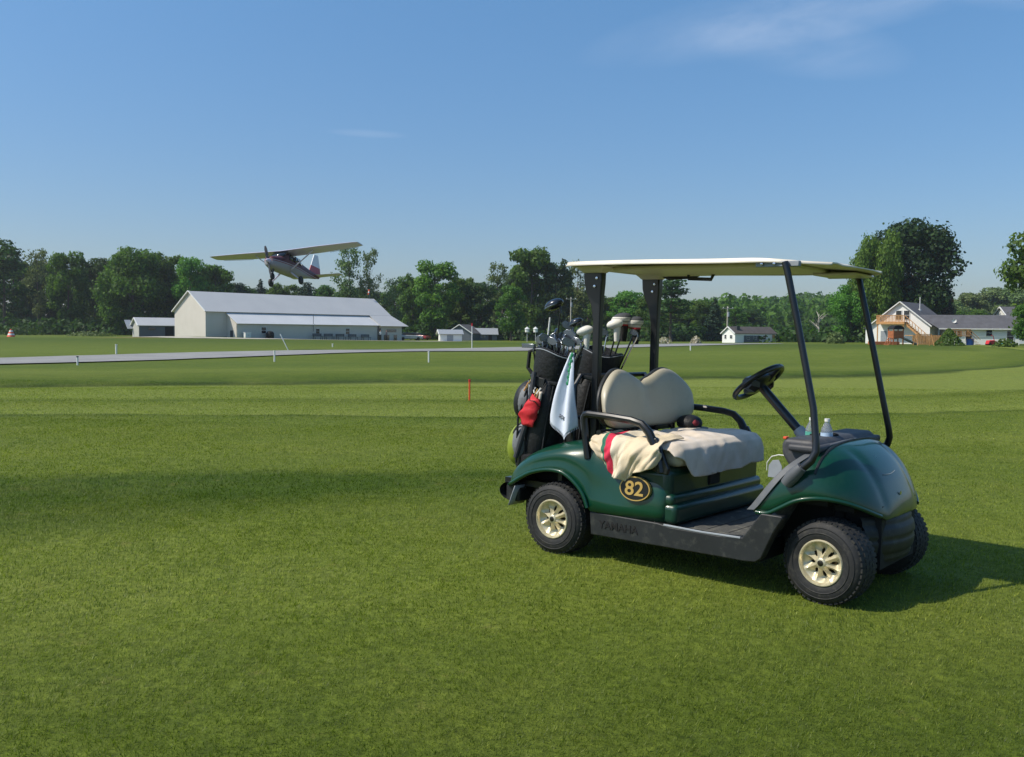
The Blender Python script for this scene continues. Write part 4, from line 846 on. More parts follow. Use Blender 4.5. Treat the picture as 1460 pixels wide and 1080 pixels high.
def make_wheel(c, yaw, out):
    """out = -1 right side, +1 left side; wheel built with its outer face towards local -Y then turned"""
    w_ = MB(); w_.lathe([(0, -.02), (.05, -.02), (.05, .09), (.085, .09), (.085, .02), (0, .02)], axis='y', n=20)
    wh = w_.build('wheel', M['deep'], cart); wh.location = c; wh.rotation_euler = (0, 0, yaw + (math.pi if out > 0 else 0)); wh.rotation_euler.rotate_axis('Y', .3)
    t = MB(); R_ = RT + .004
    prof = [(.118, -.098), (.130, -.104), (.160, -.106), (.186, -.100), (.203, -.088), (.211, -.074), (R_ - .003, -.06), (R_ - .001, -.03), (R_, 0), (R_ - .001, .03), (R_ - .003, .06), (.211, .074), (.203, .088), (.186, .1), (.16, .106), (.13, .104), (.118, .098), (.112, .05), (.112, -.05), (.118, -.098)]
    t.lathe(prof, axis='y', n=56)
    t.lathe([(.150, -.1075), (.153, -.1095), (.156, -.1075)], axis='y', n=56); t.lathe([(.178, -.1035), (.181, -.1055), (.184, -.1015)], axis='y', n=56)
    n = 44
    for k in range(n):      # tread lugs, staggered
        for row, (y0, y1) in enumerate(((-.085, -.058), (-.05, -.02), (-.013, .013), (.02, .05), (.058, .085))):
            a = 2 * math.pi * (k + (row % 2) * .5) / n; rr = R_ + .0035 - (0.006 if row in (0, 4) else 0); ca, sa = math.cos(a), math.sin(a)
            mt_ = Matrix(((ca, 0, -sa), (0, 1, 0), (sa, 0, ca)))
            t.box(mt_ @ Vector((rr - .0080, (y0 + y1) / 2, 0)), (.012, y1 - y0, 2 * math.pi * R_ / n * .62), rot=mt_)
    t.build('tyre', M['rubber'], wh, smooth=40)
    r = MB(); RR = .120
    r.lathe([(RR, -.099), (RR - .004, -.106), (RR - .008, -.106), (RR - .011, -.100), (RR - .014, -.090), (RR - .016, -.082)], axis='y', n=56)
    # dished centre with eight turbine spokes between openings
    nS = 8
    def face(u, v):
        a = 2 * math.pi * u; rad = .028 + (.105 - .028) * v; ph = ((u * nS) % 1.0); tw = abs(ph - .5) * 2       # 0 mid-opening ... 1 spoke crest
        dish = -.086 + .036 * math.sin(math.pi * min(1, v)) ** 1.1 - .010 * (1 - v)
        crest = (tw ** 1.6) * .030 * math.sin(math.pi * min(1, (v * .92 + .04) ** .9))
        return Vector((math.cos(a) * rad, dish - crest + .004, math.sin(a) * rad))
    nu, nv = nS * 12, 12; b = len(r.v)
    r.v += [face(i / nu, j / nv) for i in range(nu) for j in range(nv + 1)]
    for i in range(nu):
        for j in range(nv):
            ph = ((i + .5) / nu * nS) % 1.0; v = (j + .5) / nv
            if abs(ph - .5) < .17 * math.sin(math.pi * min(1, max(0, (v - .12) / .52))) ** .7 and .12 < v < .64: continue
            i2 = (i + 1) % nu; r.f.append((b + i * (nv + 1) + j, b + i2 * (nv + 1) + j, b + i2 * (nv + 1) + j + 1, b + i * (nv + 1) + j + 1)); r.m.append(0)
    r.lathe([(.0, -.100), (.023, -.100), (.028, -.095), (.031, -.07)], axis='y', n=28)
    ri = r.build('rim', M['rim'], wh, smooth=50, fix=False)
    bk = MB(); bk.lathe([(0, -.035), (.1, -.035), (.108, -.06), (.108, .05), (0, .05)], axis='y', n=32); bk.build('brake_drum', M['rimdark'], wh)
    hc = MB(); hc.lathe([(0, -.105), (.010, -.105), (.0155, -.102), (.0165, -.098), (0, -.098)], axis='y', n=18)
    hc.build('hub_cap', M['hub'], wh); return wh
make_wheel((0, -.545, RT), 0, -1); make_wheel((0, .545, RT), 0, 1)
make_wheel((WBASE, -.434, RT), -.085, -1); make_wheel((WBASE, .434, RT), -.085, 1)

# rear body: fenders and side panels, cross sections along x
TOPZ = [(-.44, .37), (-.42, .43), (-.38, .495), (-.30, .565), (-.2, .618), (-.1, .652), (0, .678), (.1, .695), (.2, .703), (.28, .698), (.36, .665), (.46, .628), (.56, .612), (.67, .602), (.72, .595), (.75, .585)]
LIPZ = [(-.44, .352), (-.36, .385), (-.28, .428), (-.2, .468), (-.1, .497), (-.02, .507), (.06, .500), (.13, .465), (.19, .415), (.225, .365), (.245, .312), (.26, .297), (.75, .297)]
WY = [(-.44, .50), (-.42, .545), (-.36, .590), (-.25, .615), (0, .628), (.25, .622), (.45, .612), (.68, .600), (.72, .592), (.74, .578), (.752, .555)]
def rear_section(x, side):
    zt, zb, W = smooth_interp(x, TOPZ), smooth_interp(x, LIPZ), smooth_interp(x, WY); Wi = .33; pts = []
    if x > .26: zb = .297
    dip = .022 * math.exp(-((x - .36) / .15) ** 2)                     # waist scoop behind the arch
    for k in range(15):
        a = math.pi / 2 * k / 14; ca, sa = max(math.cos(a), 0) ** .52, math.sin(a) ** .78
        y = Wi + (W - Wi) * ca; z = zb + (zt - zb) * sa; t = (z - zb) / max(.01, zt - zb)
        y -= dip * math.sin(math.pi * min(1, t)) + (.012 if .15 < t < .5 else 0) * math.exp(-((x) / .35) ** 2)
        pts.append(Vector((x, side * y, z)))
    pts.append(Vector((x, side * Wi, zt - .12))); return pts
rb = MB(); XS = list(np.concatenate([np.linspace(-.44, -.30, 8), np.linspace(-.27, .24, 20), np.linspace(.262, .69, 15), [.705, .72, .73, .74, .747, .752]]))
for s in (-1, 1):
    rb.loft([rear_section(x, s) for x in XS], cap=False, closed=False)
    # rolled arch lip
    lip = [Vector((x, s * (smooth_interp(x, WY) + .004), smooth_interp(x, LIPZ) + .004)) for x in np.linspace(-.43, .245, 40)]; rb.tube(lip, .011, 8)
# tail panel joining the fenders
tail = [[Vector((-.44 + .02 * (1 - abs(y) / .5) * -1, y, z)) for z in (.33, .37)] for y in np.linspace(-.5, .5, 9)]
rb.grid(lambda u, v: Vector((-.44 - .03 * math.cos((u - .5) * math.pi) + .10 * v ** 2, -.5 + u, .33 + .17 * v)), 12, 5)
body = rb.build('rear_body', M['green'], cart, smooth=55, solid=.004)
# green seat base with ledges across the front
sb = MB(); sb.bb((.30, -.570, .298), (.765, .570, .60)); sbo = sb.build('seat_base', M['green_dull'], cart, bevel=.045, seg=5)
sb = MB(); sb.bb((.60, -.575, .285), (.815, .575, .40)); sb.bb((.60, -.57, .38), (.79, .57, .455)); sb.build('kick_ledge', M['green_dull'], sbo, bevel=.03, seg=4)
sb = MB(); sb.bb((.755, -.12, .46), (.775, .02, .56)); sb.build('latch_recess', M['deep'], sbo, bevel=.01)
# undercarriage, wheel wells, floor
ub = MB(); ub.bb((-.40, -.40, .17), (.30, .40, .60)); ub.bb((.25, -.55, .17), (1.32, .55, .26)); ub.bb((1.3, -.27, .17), (1.84, .27, .5)); ub.bb((-.33, -.55, .50), (.24, .55, .56)); ub.bb((.24, -.56, .2), (.29, .56, .6)); ub.bb((1.34, -.50, .50), (1.64, .50, .525)); ub.bb((1.64, -.40, .47), (1.74, .40, .50)); ub.bb((-.36, -.5, .34), (-.33, .5, .56))
ub.tube([(0, -.46, RT), (0, .46, RT)], .04, 8); ub.tube([(WBASE, -.35, RT), (WBASE, .35, RT)], .03, 8)
for s in (-1, 1): ub.tube([(WBASE, s * .33, RT), (WBASE - .02, s * .27, .52)], .03, 8)
ub.build('undercarriage', M['deep'], cart, smooth=0)
mud = MB(); mud.grid(lambda u, v: Vector((-.335 - .05 * v, -.60 + .16 * u, .37 - .13 * v)), 2, 3); mud.build('mud_flap', M['foil'], cart, solid=.004)
fl = MB(); fl.bb((.74, -.555, .262), (1.30, .555, .272)); [fl.bb((.86 + k * .13, -.46, .272), (.95 + k * .13, .46, .2745)) for k in range(3)]
fl.build('floor_mat', M['matfloor'], cart, smooth=0)
fw = MB(); fw.grid(lambda u, v: Vector((1.29 + .20 * v + .04 * v * v, -.53 + 1.06 * u, .272 + .40 * v)), 2, 6); fwo = fw.build('firewall', M['matfloor'], cart, solid=.006)
pd = MB(); [pd.box((1.27, y, .36), (.02, .09 if y < .2 else .06, .11), rot=Matrix.Rotation(R(-35), 3, 'Y')) for y in (.12, .28)]; pd.build('pedal', M['rubber'], cart, bevel=.008)
sk = [(.255, .294), (.268, .158), (.6, .162), (1.0, .168), (1.25, .170), (1.315, .176), (1.345, .20), (1.375, .27), (1.41, .35), (1.455, .425), (1.45, .437), (1.335, .437), (1.27, .345), (1.235, .295), (1.1, .283), (.8, .283), (.72, .294)]
for s, nm in ((-1, 0), (1, 0)):
    m_ = MB(); m_.prism(sk, 'y', s * .615, s * .545); o = m_.build('side_skirt', M['skirt'], cart, bevel=.012, seg=3)
    m_ = MB(); m_.tube([(.76, s * .612, .289), (1.0, s * .612, .286), (1.225, s * .612, .291)], .006, 6); m_.build('step_edge', M['foil'], o)
    text_mesh('YAMAHA', .062, 'lettering', M['deep'], o, (.46, s * .6165, .228), (R(90), 0, 0 if s < 0 else math.pi), .002, 1.05)
bp = MB()
bp.grid(lambda u, v: Vector((-.40 - .095 * math.sin(math.pi * v) ** .5 - .03 * math.cos((u - .5) * math.pi), (-.56 + 1.12 * u), .262 + .125 * v)), 20, 8)
bp.bb((-.45, -.55, .26), (-.34, .55, .38)); bp.build('rear_bumper', M['skirt'], cart, bevel=.012, smooth=50)

# front cowl
TC = [(1.28, .800), (1.5, .806), (1.58, .800), (1.64, .786), (1.70, .756), (1.76, .702), (1.81, .632), (1.845, .565), (1.868, .515), (1.88, .475), (1.885, .45)]
WC = [(1.28, .595), (1.45, .588), (1.6, .566), (1.68, .532), (1.75, .472), (1.80, .408), (1.84, .335), (1.865, .27), (1.88, .19), (1.885, .12)]
ZC = [(1.28, .436), (1.36, .438), (1.42, .470), (1.5, .517), (1.58, .540), (1.66, .543), (1.74, .525), (1.8, .495), (1.84, .465), (1.87, .440), (1.885, .435)]
def _pull(c): return [((1.58 + (x - 1.58) * .945) if x > 1.58 else x, v) for x, v in c]
TC, WC, ZC = _pull(TC), _pull(WC), _pull(ZC); XN = lambda x: 1.58 + (x - 1.58) * .945
EDGE = [(1.28, .437), (1.31, .47), (1.44, .655), (1.52, .740), (1.56, .784), (1.578, .802)]
def cowl_pt(x, a):
    """a 0 = right lip ... 1 = left lip"""
    T_, W, zb = smooth_interp(x, TC), smooth_interp(x, WC), smooth_interp(x, ZC); th = math.pi * a; c = math.cos(th); s_ = max(math.sin(th), 0); rd = float(sstep(1.5, 1.83, x))
    y = -W * math.copysign(abs(c) ** (.62 + .38 * rd), c); z = zb + (T_ - zb) * s_ ** (.72 + .28 * rd)
    bul = 0.014 * math.exp(-((abs(y) - .24) / .035) ** 2) * sstep(1.6, 1.7, x)                         # raised centre hood panel edge
    y += 0; z -= bul * .8
    return Vector((x, y, z))
def find_a(x, zz):
    lo, hi = 0.0, .5
    for _ in range(30):
        m_ = (lo + hi) / 2
        if cowl_pt(x, m_).z < zz: lo = m_
        else: hi = m_
    return lo
cb = MB(); XH = list(np.concatenate([np.linspace(1.58, 1.80, 12), np.linspace(1.815, 1.87, 8), [1.877, 1.882, 1.885]])); XH = [XN(x) for x in XH]; NA = 60; AA = np.linspace(0, 1, NA + 1)
XW = list(np.linspace(1.285, 1.572, 18)); rings = []
for x in XW:
    ae = find_a(x, smooth_interp(x, EDGE)); rings.append([cowl_pt(x, min(a, ae)) if k <= NA // 2 else cowl_pt(x, max(a, 1 - ae)) for k, a in enumerate(AA)])
for x in XH: rings.append([cowl_pt(x, a) for a in AA])
for i in range(len(rings) - 1):
    for j in range(NA):
        if i < len(XW) and j in (NA // 2 - 1, NA // 2) : continue
        cb.f.append((i * (NA + 1) + j, i * (NA + 1) + j + 1, (i + 1) * (NA + 1) + j + 1, (i + 1) * (NA + 1) + j)); cb.m.append(0)
cb.v = [tuple(p) for r in rings for p in r]; cb.f.append(tuple(range((len(rings) - 1) * (NA + 1), len(rings) * (NA + 1)))); cb.m.append(0)
for s in (-1, 1):
    lip = [Vector((x, s * (smooth_interp(x, WC) + .002), smooth_interp(x, ZC) + .002)) for x in np.linspace(1.30, 1.842, 34)]; cb.tube(lip, .010, 8)
cowl = cb.build('front_cowl', M['green'], cart, smooth=55, solid=.004)
# dark trim line over the hood, grey edge trim down the side, logo
tm = MB(); tm.tube([cowl_pt(1.585, a) + Vector((0, 0, .004)) for a in np.linspace(.12, .88, 40)], .007, 6); tm.build('hood_seal', M['black'], cowl)
for s in (-1, 1):
    e_ = []
    for x in np.linspace(1.285, 1.585, 14): p = cowl_pt(x, find_a(x, smooth_interp(x, EDGE))); e_.append(Vector((p.x - .006, s * abs(p.y), p.z + .004)))
    tm = MB(); tm.loft([[p + Vector((-.034, s * .004, -.004)), p + Vector((.014, s * .014, .000)), p + Vector((.010, -s * .03, .010)), p + Vector((-.036, -s * .045, 0))] for p in e_]); tm.build('edge_trim', M['trimgrey'], cowl, bevel=.004)
lg = MB(); lg.lathe([(0, 0), (.010, 0), (.011, -.003), (0, -.004)], axis='x', n=16, M=Matrix.Rotation(math.pi, 3, 'Z')); o = lg.build('emblem', M['chrome'], cowl); o.location = (1.847, -.02, .545)
sc = MB(); sc.tube([cowl_pt(1.787 + .006 * math.sin(t * 3.1), .40 + t * .14) + Vector((.003, 0, .004)) for t in np.linspace(0, 1, 12)], .0022, 5); sc.build('hood_pale_line', M['foil'], cowl)  # thin pale curved line across the front of the hood
fb = MB()
fb.grid(lambda u, v: Vector((1.828 + .07 * math.sin(math.pi * min(1, .15 + v * .75)) ** .6 - .30 * abs(u - .5) ** 2.4 * 2 - .010 * math.exp(-(((v * 10) % 3.3 - 1.6) / .35) ** 2), -.335 + .67 * u, .20 + .24 * v)), 24, 20)
fb.bb((1.66, -.26, .21), (1.80, .26, .43)); fb.build('front_bumper', M['skirt'], cart, smooth=180)

# dash
dp = [(1.365, .822), (1.52, .822), (1.55, .79), (1.56, .70), (1.44, .635), (1.405, .66), (1.352, .735), (1.350, .79)]
d_ = MB(); d_.prism(dp, 'y', -.43, .45); do = d_.build('dashboard', M['dash'], cart, bevel=.022, seg=4)
d_ = MB(); d_.bb((1.40, -.47, .76), (1.572, .47, .798)); d_.build('dash_top', M['dash'], do, bevel=.015, seg=3)
d_ = MB(); d_.bb((1.355, -.425, .815), (1.375, -.39, .828)); d_.build('fuel_light', M['orange'], do, bevel=.003)
d_ = MB(); d_.bb((1.40, -.434, .762), (1.47, -.428, .774)); d_.build('dash_slot', M['deep'], do)
for s in (-.42, -.1): d_ = MB(); d_.lathe([(.03, 0), (.043, .0), (.043, .02), (.036, .024), (.034, .004), (.03, 0)], (1.40 if s < -.2 else 1.47, -.12 + (s + .42) * .2, .808), n=20); d_.build('cup_holder', M['deep'], do)
# steering
sc_, sn = Vector((.878, .27, 1.075)), Vector((-.62, 0, .785)).normalized()
MX = Matrix.Rotation(math.atan2(-.62, .785), 3, 'Y')
stw = MB(); stw.tube([sc_ + MX @ Vector((.165 * math.cos(t), .165 * math.sin(t), 0)) for t in np.linspace(0, 2 * math.pi, 41)], .0175, 10, cap=False); so = stw.build('steering_wheel', M['tubeblack'], cart)
hb = MB(); hb.ell(sc_ + MX @ Vector((0, 0, -.012)), (.105, .135, .034), 24, 10, M=MX)
for sy in (-1, 1): hb.tube([sc_ + MX @ Vector((.0, sy * .09, -.01)), sc_ + MX @ Vector((.0, sy * .158, 0))], [.055, .035], 8)
hb.tube([sc_ + MX @ Vector((.06, 0, -.015)), sc_ + MX @ Vector((.155, 0, -.002))], [.03, .02], 8); hb.build('hub', M['tubeblack'], so)
cp = MB(); cp.box(sc_ + MX @ Vector((0, 0, .021)), (.085, .17, .008), rot=MX); cp.build('score_card_clip', M['foil'], so, bevel=.01)
cl = MB(); cl.tube([sc_ + MX @ Vector((0, 0, -.02)), (1.17, .27, .78), (1.37, .27, .55)], .028, 12); so2 = cl.build('steering_column', M['tubeblack'], cart); cl = MB(); cl.tube([(1.145, .27, .807), (1.24, .27, .71)], [.034, .048], 12); cl.build('collar', M['foil'], so2)
# key tag
tg = at_cart('key_tag', 'pale plastic tag hanging on a curved wire from the dashboard', 'tag')
k_ = MB(); k_.prism([(1.225, .585), (1.30, .585), (1.305, .65), (1.285, .685), (1.25, .68), (1.228, .65)], 'y', -.306, -.302); k_.build('tag_card', M['foil'], tg, bevel=.001)
k_ = MB(); k_.tube([(1.215, -.30, .62), (1.220, -.31, .665), (1.245, -.31, .70), (1.29, -.32, .715), (1.34, -.36, .72)], .0028, 6); k_.build('wire', M['white'], tg)
# bottles
def bottle(x, y, cap_, lab, label):
    b = at_cart('water_bottle', label, 'bottle', 'water bottles on the dashboard', (x, y, .735)); mt, g, p = newmat('clear_plastic'); p.inputs['Base Color'].default_value = (.85, .93, .97, 1); p.inputs['Transmission Weight'].default_value = .85; p.inputs['Roughness'].default_value = .12; p.inputs['IOR'].default_value = 1.25
    m_ = MB(); m_.lathe([(0, 0), (.030, .0), (.032, .01), (.030, .03), (.032, .045), (.032, .11), (.029, .125), (.018, .150), (.0125, .16), (.0125, .17)], n=20); m_.build('flask', mt, b)
    m_ = MB(); m_.lathe([(.0327, .055), (.0327, .105)], n=20); m_.build('paper_label', lab, b); m_ = MB(); m_.lathe([(0, .182), (.0145, .182), (.0145, .166), (0, .166)], n=16); m_.build('cap', cap_, b)
M['teal_label'] = mat('teal_label', '4f9c8c', .5, var=.25, scale=40); M['blue_label'] = mat('blue_label', 'a9bfd6', .5, var=.2, scale=40)
bottle(1.39, -.13, M['white'], M['teal_label'], 'water bottle with a green label behind the front strut, left of the other'); bottle(1.475, -.125, M['white'], M['blue_label'], 'water bottle with a pale blue label, right of the other')
# seat
cu = MB(); cu.bb((.27, -.52, .60), (.80, .53, .725)); seat = cu.build('seat', M['vinyl'], cart, bevel=.055, seg=6)
def back_pt(u, v):
    pass
bs = MB(); nY, nZ = 40, 18; OUT = []
def back_outline(y):
    """height of the backrest's upper and lower edge at lateral y"""
    s = abs(y) / .535; up = 1.045 + .090 * math.exp(-((abs(y) - .285) / .20) ** 2) - .015 * (abs(y) < .001); lo = .765
    e = math.sqrt(max(0, 1 - s ** 5)); mid = .90; return mid + (lo - mid) * e ** .8, mid + (up - mid) * e ** .8
for side in (0, 1):
    pass
rings = []
for i in range(nY + 1):
    y = .535 * math.sin(math.pi / 2 * (-1 + 2 * i / nY)); lo, up = back_outline(y * .9999); ring = []
    th = .052 * (max(0.03, 1 - (abs(y) / .535) ** 6)) ** .5
    for j in range(28):
        a = 2 * math.pi * j / 28; cz, sx = math.cos(a), math.sin(a); zz = (lo + up) / 2 + (up - lo) / 2 * math.copysign(abs(cz) ** .55, cz); xx = th * math.copysign(abs(sx) ** .6, sx)
        lump = -.018 * math.exp(-(abs(y) / .07) ** 2) * (xx > 0) * (1 if zz > .85 else .5)
        ring.append(Vector((.215 + xx + lump - (zz - .9) * .16 + .05 * (abs(y) / .5) ** 3, y + .01, zz)))
    rings.append(ring)
bs.loft(rings); bk = bs.build('seat_back', M['vinyl'], cart, smooth=60)
sh_ = MB(); r2 = [[Vector((p.x - .033, p.y * 1.012, .9 + (p.z - .9) * 1.03)) if False else p + Vector((-.028, 0, 0)) for p in r] for r in rings]
c0 = sum((sum(r, Vector()) for r in rings), Vector()) / (len(rings) * 28)
sh_.loft([[Vector((c0.x + (p.x - c0.x) * .6 - .030, p.y * 1.012, .9 + (p.z - .9) * 1.03)) for p in r] for r in rings]); sh_.build('back_shell', M['black'], bk, smooth=60)
bk2 = MB()
for y in (-.30, -.08, .2, .42): bk2.tube([(.20, y, .83), (.20, y, .66)], .016, 8)
bk2.tube([(.17, -.42, .74), (.17, .44, .74)], .02, 8); bk2.build('back_bracket', M['tubeblack'], cart)
# arm rests
for s in (-1, 1):
    ar = MB(); yy = s * .575
    ar.tube([(.205, yy, .60), (.18, yy, .74), (.165, yy, .845), (.175, yy, .862), (.20, yy, .867), (.36, yy, .862), (.50, yy, .853), (.57, yy, .838), (.62, yy, .795), (.685, yy, .68), (.71, yy, .575)], [.023, .023, .023, .023, .022, .022, .022, .023, .025, .029, .029], 10, sq=(1.0, 1.0)); o = ar.build('arm_rest', M['tubeblack'], cart)
    pl = MB(); pl.prism([(.635, .60), (.665, .575), (.755, .565), (.762, .60), (.715, .70), (.675, .77), (.635, .75)], 'y', yy - .014, yy + .014); pl.build('bracket', M['tubeblack'], o, bevel=.006)
# roof posts, struts and roof
for s in (-1, 1):
    y = s * .34; ps = MB(); ps.loft([[Vector((cx_ + dx, y + dy, z)) for dx, dy in ((-a, -b), (a, -b), (a, b), (-a, b))] for cx_, z, a, b in ((.085, .55, .024, .022), (.085, 1.0, .024, .022), (.083, 1.42, .026, .022), (.075, 1.52, .036, .022), (.058, 1.60, .056, .024), (.052, 1.66, .066, .026), (.05, 1.728, .068, .028))]); o = ps.build('rear_roof_post', M['tubeblack'], cart, bevel=.008, seg=3)
    cpb = MB(); cpb.loft([[Vector((cx_ + dx, y + dy, z)) for dx, dy in ((-a, -b), (a, -b), (a, b), (-a, b))] for cx_, z, a, b in ((.05, 1.722, .072, .036), (.05, 1.738, .082, .05), (.05, 1.765, .11, .08))]); cpb.build('mount', M['roof'], o, bevel=.012, seg=3)
    bo = MB(); [bo.lathe([(0, 0), (.009, 0), (.009, -.006), (0, -.007)], (x, y - .028, z), 'y', 8) for x, z in ((.085, 1.69), (.07, 1.64))]; bo.build('bolt', M['chrome'], o)
    st = MB(); yy = s * .525
    st.tube([(1.47, s * .585, .625), (1.52, s * .583, .68), (1.575, s * .575, .735), (1.592, s * .56, .78), (1.585, s * .55, .84), (1.555, yy, 1.0), (1.46, yy, 1.40), (1.385, yy, 1.70), (1.37, yy, 1.745)], [.020, .022, .021, .0195, .0185, .018, .018, .018, .018], 12); so_ = st.build('front_strut', M['tubeblack'], cart)
    ft = MB(); ft.tube([(1.455, s * .592, .605), (1.49, s * .594, .65), (1.535, s * .592, .70)], [.030, .036, .028], 12); ft.build('foot_cover', M['trimgrey'], so_)
def rf_half(x):       # plan half width of the roof at x
    if x < .02: t = (x + .07) / .09; return .47 + .065 * math.sqrt(max(0, 1 - (1 - t) ** 2))
    if x > 1.15: t = (x - 1.15) / .40; return .535 - .13 * t ** 3
    return .535
def rf_z(x): return 1.757 - .010 * sstep(.3, 1.1, x) - .012 * sstep(1.2, 1.56, x)
def roof_pt(u, v, lay):
    # lay 0 top surface, 1 underside
    x = -.07 + 1.63 * (.5 - .5 * math.cos(math.pi * u)); W = rf_half(x); y = W * math.sin(math.pi / 2 * (2 * v - 1)); x += (1 - (y / W) ** 2) * (.055 if u > .5 else -.02) * (sstep(.8, 1, u) + (1 - sstep(0, .2, u)))
    e = W - abs(y); ex = min((x + .09), 3 * (1.60 - x) * .25); e = min(e, max(ex, 0)); st = float(sstep(.010, .020, e)); zb = rf_z(x); fr = 1 - .55 * float(sstep(1.1, 1.5, x))
    cr = (1 - (y / W) ** 2) * float(sstep(0, .3, x + .1)) * float(sstep(0, .4, 1.6 - x))
    if lay == 0: return Vector((x, y, zb + .006 + .020 * st * fr + .014 * cr - .004 * math.exp(-(abs(abs(y) - .25) / .03) ** 2) * cr))
    return Vector((x, y, zb + .008 * st + .010 * cr))
rm = MB(); nu, nv = 60, 60
rm.grid(lambda u, v: roof_pt(u, v, 0), nu, nv); rm.grid(lambda u, v: roof_pt(u, v, 1), nu, nv)
# rim joining the two sheets
def rim(path): 
    a = [roof_pt(u, v, 0) for u, v in path]; b = [roof_pt(u, v, 1) for u, v in path]; n = len(a); rm.add(a + b, [(i, i + 1, n + i + 1, n + i) for i in range(n - 1)])
rim([(i / nu, 0) for i in range(nu + 1)]); rim([(i / nu, 1) for i in range(nu + 1)]); rim([(0, j / nv) for j in range(nv + 1)]); rim([(1, j / nv) for j in range(nv + 1)])
roof = rm.build('roof', M['roof'], cart, smooth=40)
hd = MB(); hd.bb((.15, -.30, 1.738), (1.3, .30, 1.766)); hd.build('ceiling_panel', M['roof'], roof, bevel=.014, seg=3)
rb_ = MB()
for s in (-1, 1): rb_.bb((1.20, s * .50 - .012, 1.722), (1.44, s * .50 + .02, 1.752))
rb_.build('strut_bracket', M['foil'], roof, bevel=.004); rb_ = MB(); rb_.bb((1.22, .20, 1.722), (1.48, .50, 1.738)); rb_.build('front_bracket', M['roof'], roof, bevel=.01)
for y0 in (-.05,): rb_ = MB(); rb_.tube([(.42, y0 + .22, 1.75), (.42, y0 + .22, 1.715), (.58, y0 + .22, 1.708), (.60, y0 + .22, 1.75)], .012, 8); rb_.build('grab_handle', M['tubeblack'], roof)
rb_ = MB(); rb_.tube([(.16, .30, 1.745), (.20, .30, 1.728), (.38, .30, 1.735), (.42, .30, 1.748)], .013, 8); rb_.build('grab_handle', M['tubeblack'], roof)
rb_ = MB(); [rb_.lathe([(0, 0), (.008, 0), (.008, -.01), (0, -.012)], (x, -.515, 1.737), 'y', 8) for x in (1.24, 1.31)]; rb_.build('bolt', M['chrome'], roof)
# badge
bd = empty('number_badge', (0, 0, 0)); bd.parent = cart; bd.location = (.562, -.611, .468); bd.rotation_euler = (R(90) + R(-5), 0, R(1))
def disc(rx, ry, z, t, mt, nm, par): m_ = MB(); m_.prism([(rx * math.cos(a), ry * math.sin(a)) for a in np.linspace(0, 2 * math.pi, 49)[:-1]], 'z', z, z + t); return m_.build(nm, mt, par, smooth=0)
disc(.100, .0700, -.020, .024, M['gold'], 'badge_rim', bd); disc(.093, .0630, -.019, .0245, M['badgeblack'], 'badge_face', bd)
text_mesh('82', .112, 'numerals', M['gold'], bd, (0, -.003, .0075), (0, 0, 0), .0012, 1.12)
# bag rack frame and straps
rk = MB(); rk.tube([(-.02, -.42, .62), (-.02, -.42, 1.02), (-.01, -.38, 1.08), (-.01, .38, 1.08), (-.02, .42, 1.02), (-.02, .42, .62)], .016, 8); rk.tube([(-.02, -.40, .82), (-.02, .40, .82)], .014, 8); rk.bb((-.50, -.5, .36), (-.05, .5, .40)); rk.bb((-.07, -.5, .36), (-.04, .5, .66)); rk.tube([(.07, -.33, 1.06), (-.02, -.36, 1.08)], .014, 8); rk.tube([(.07, .33, 1.06), (-.02, .36, 1.08)], .014, 8)
rk.build('bag_rack', M['tubeblack'], cart)

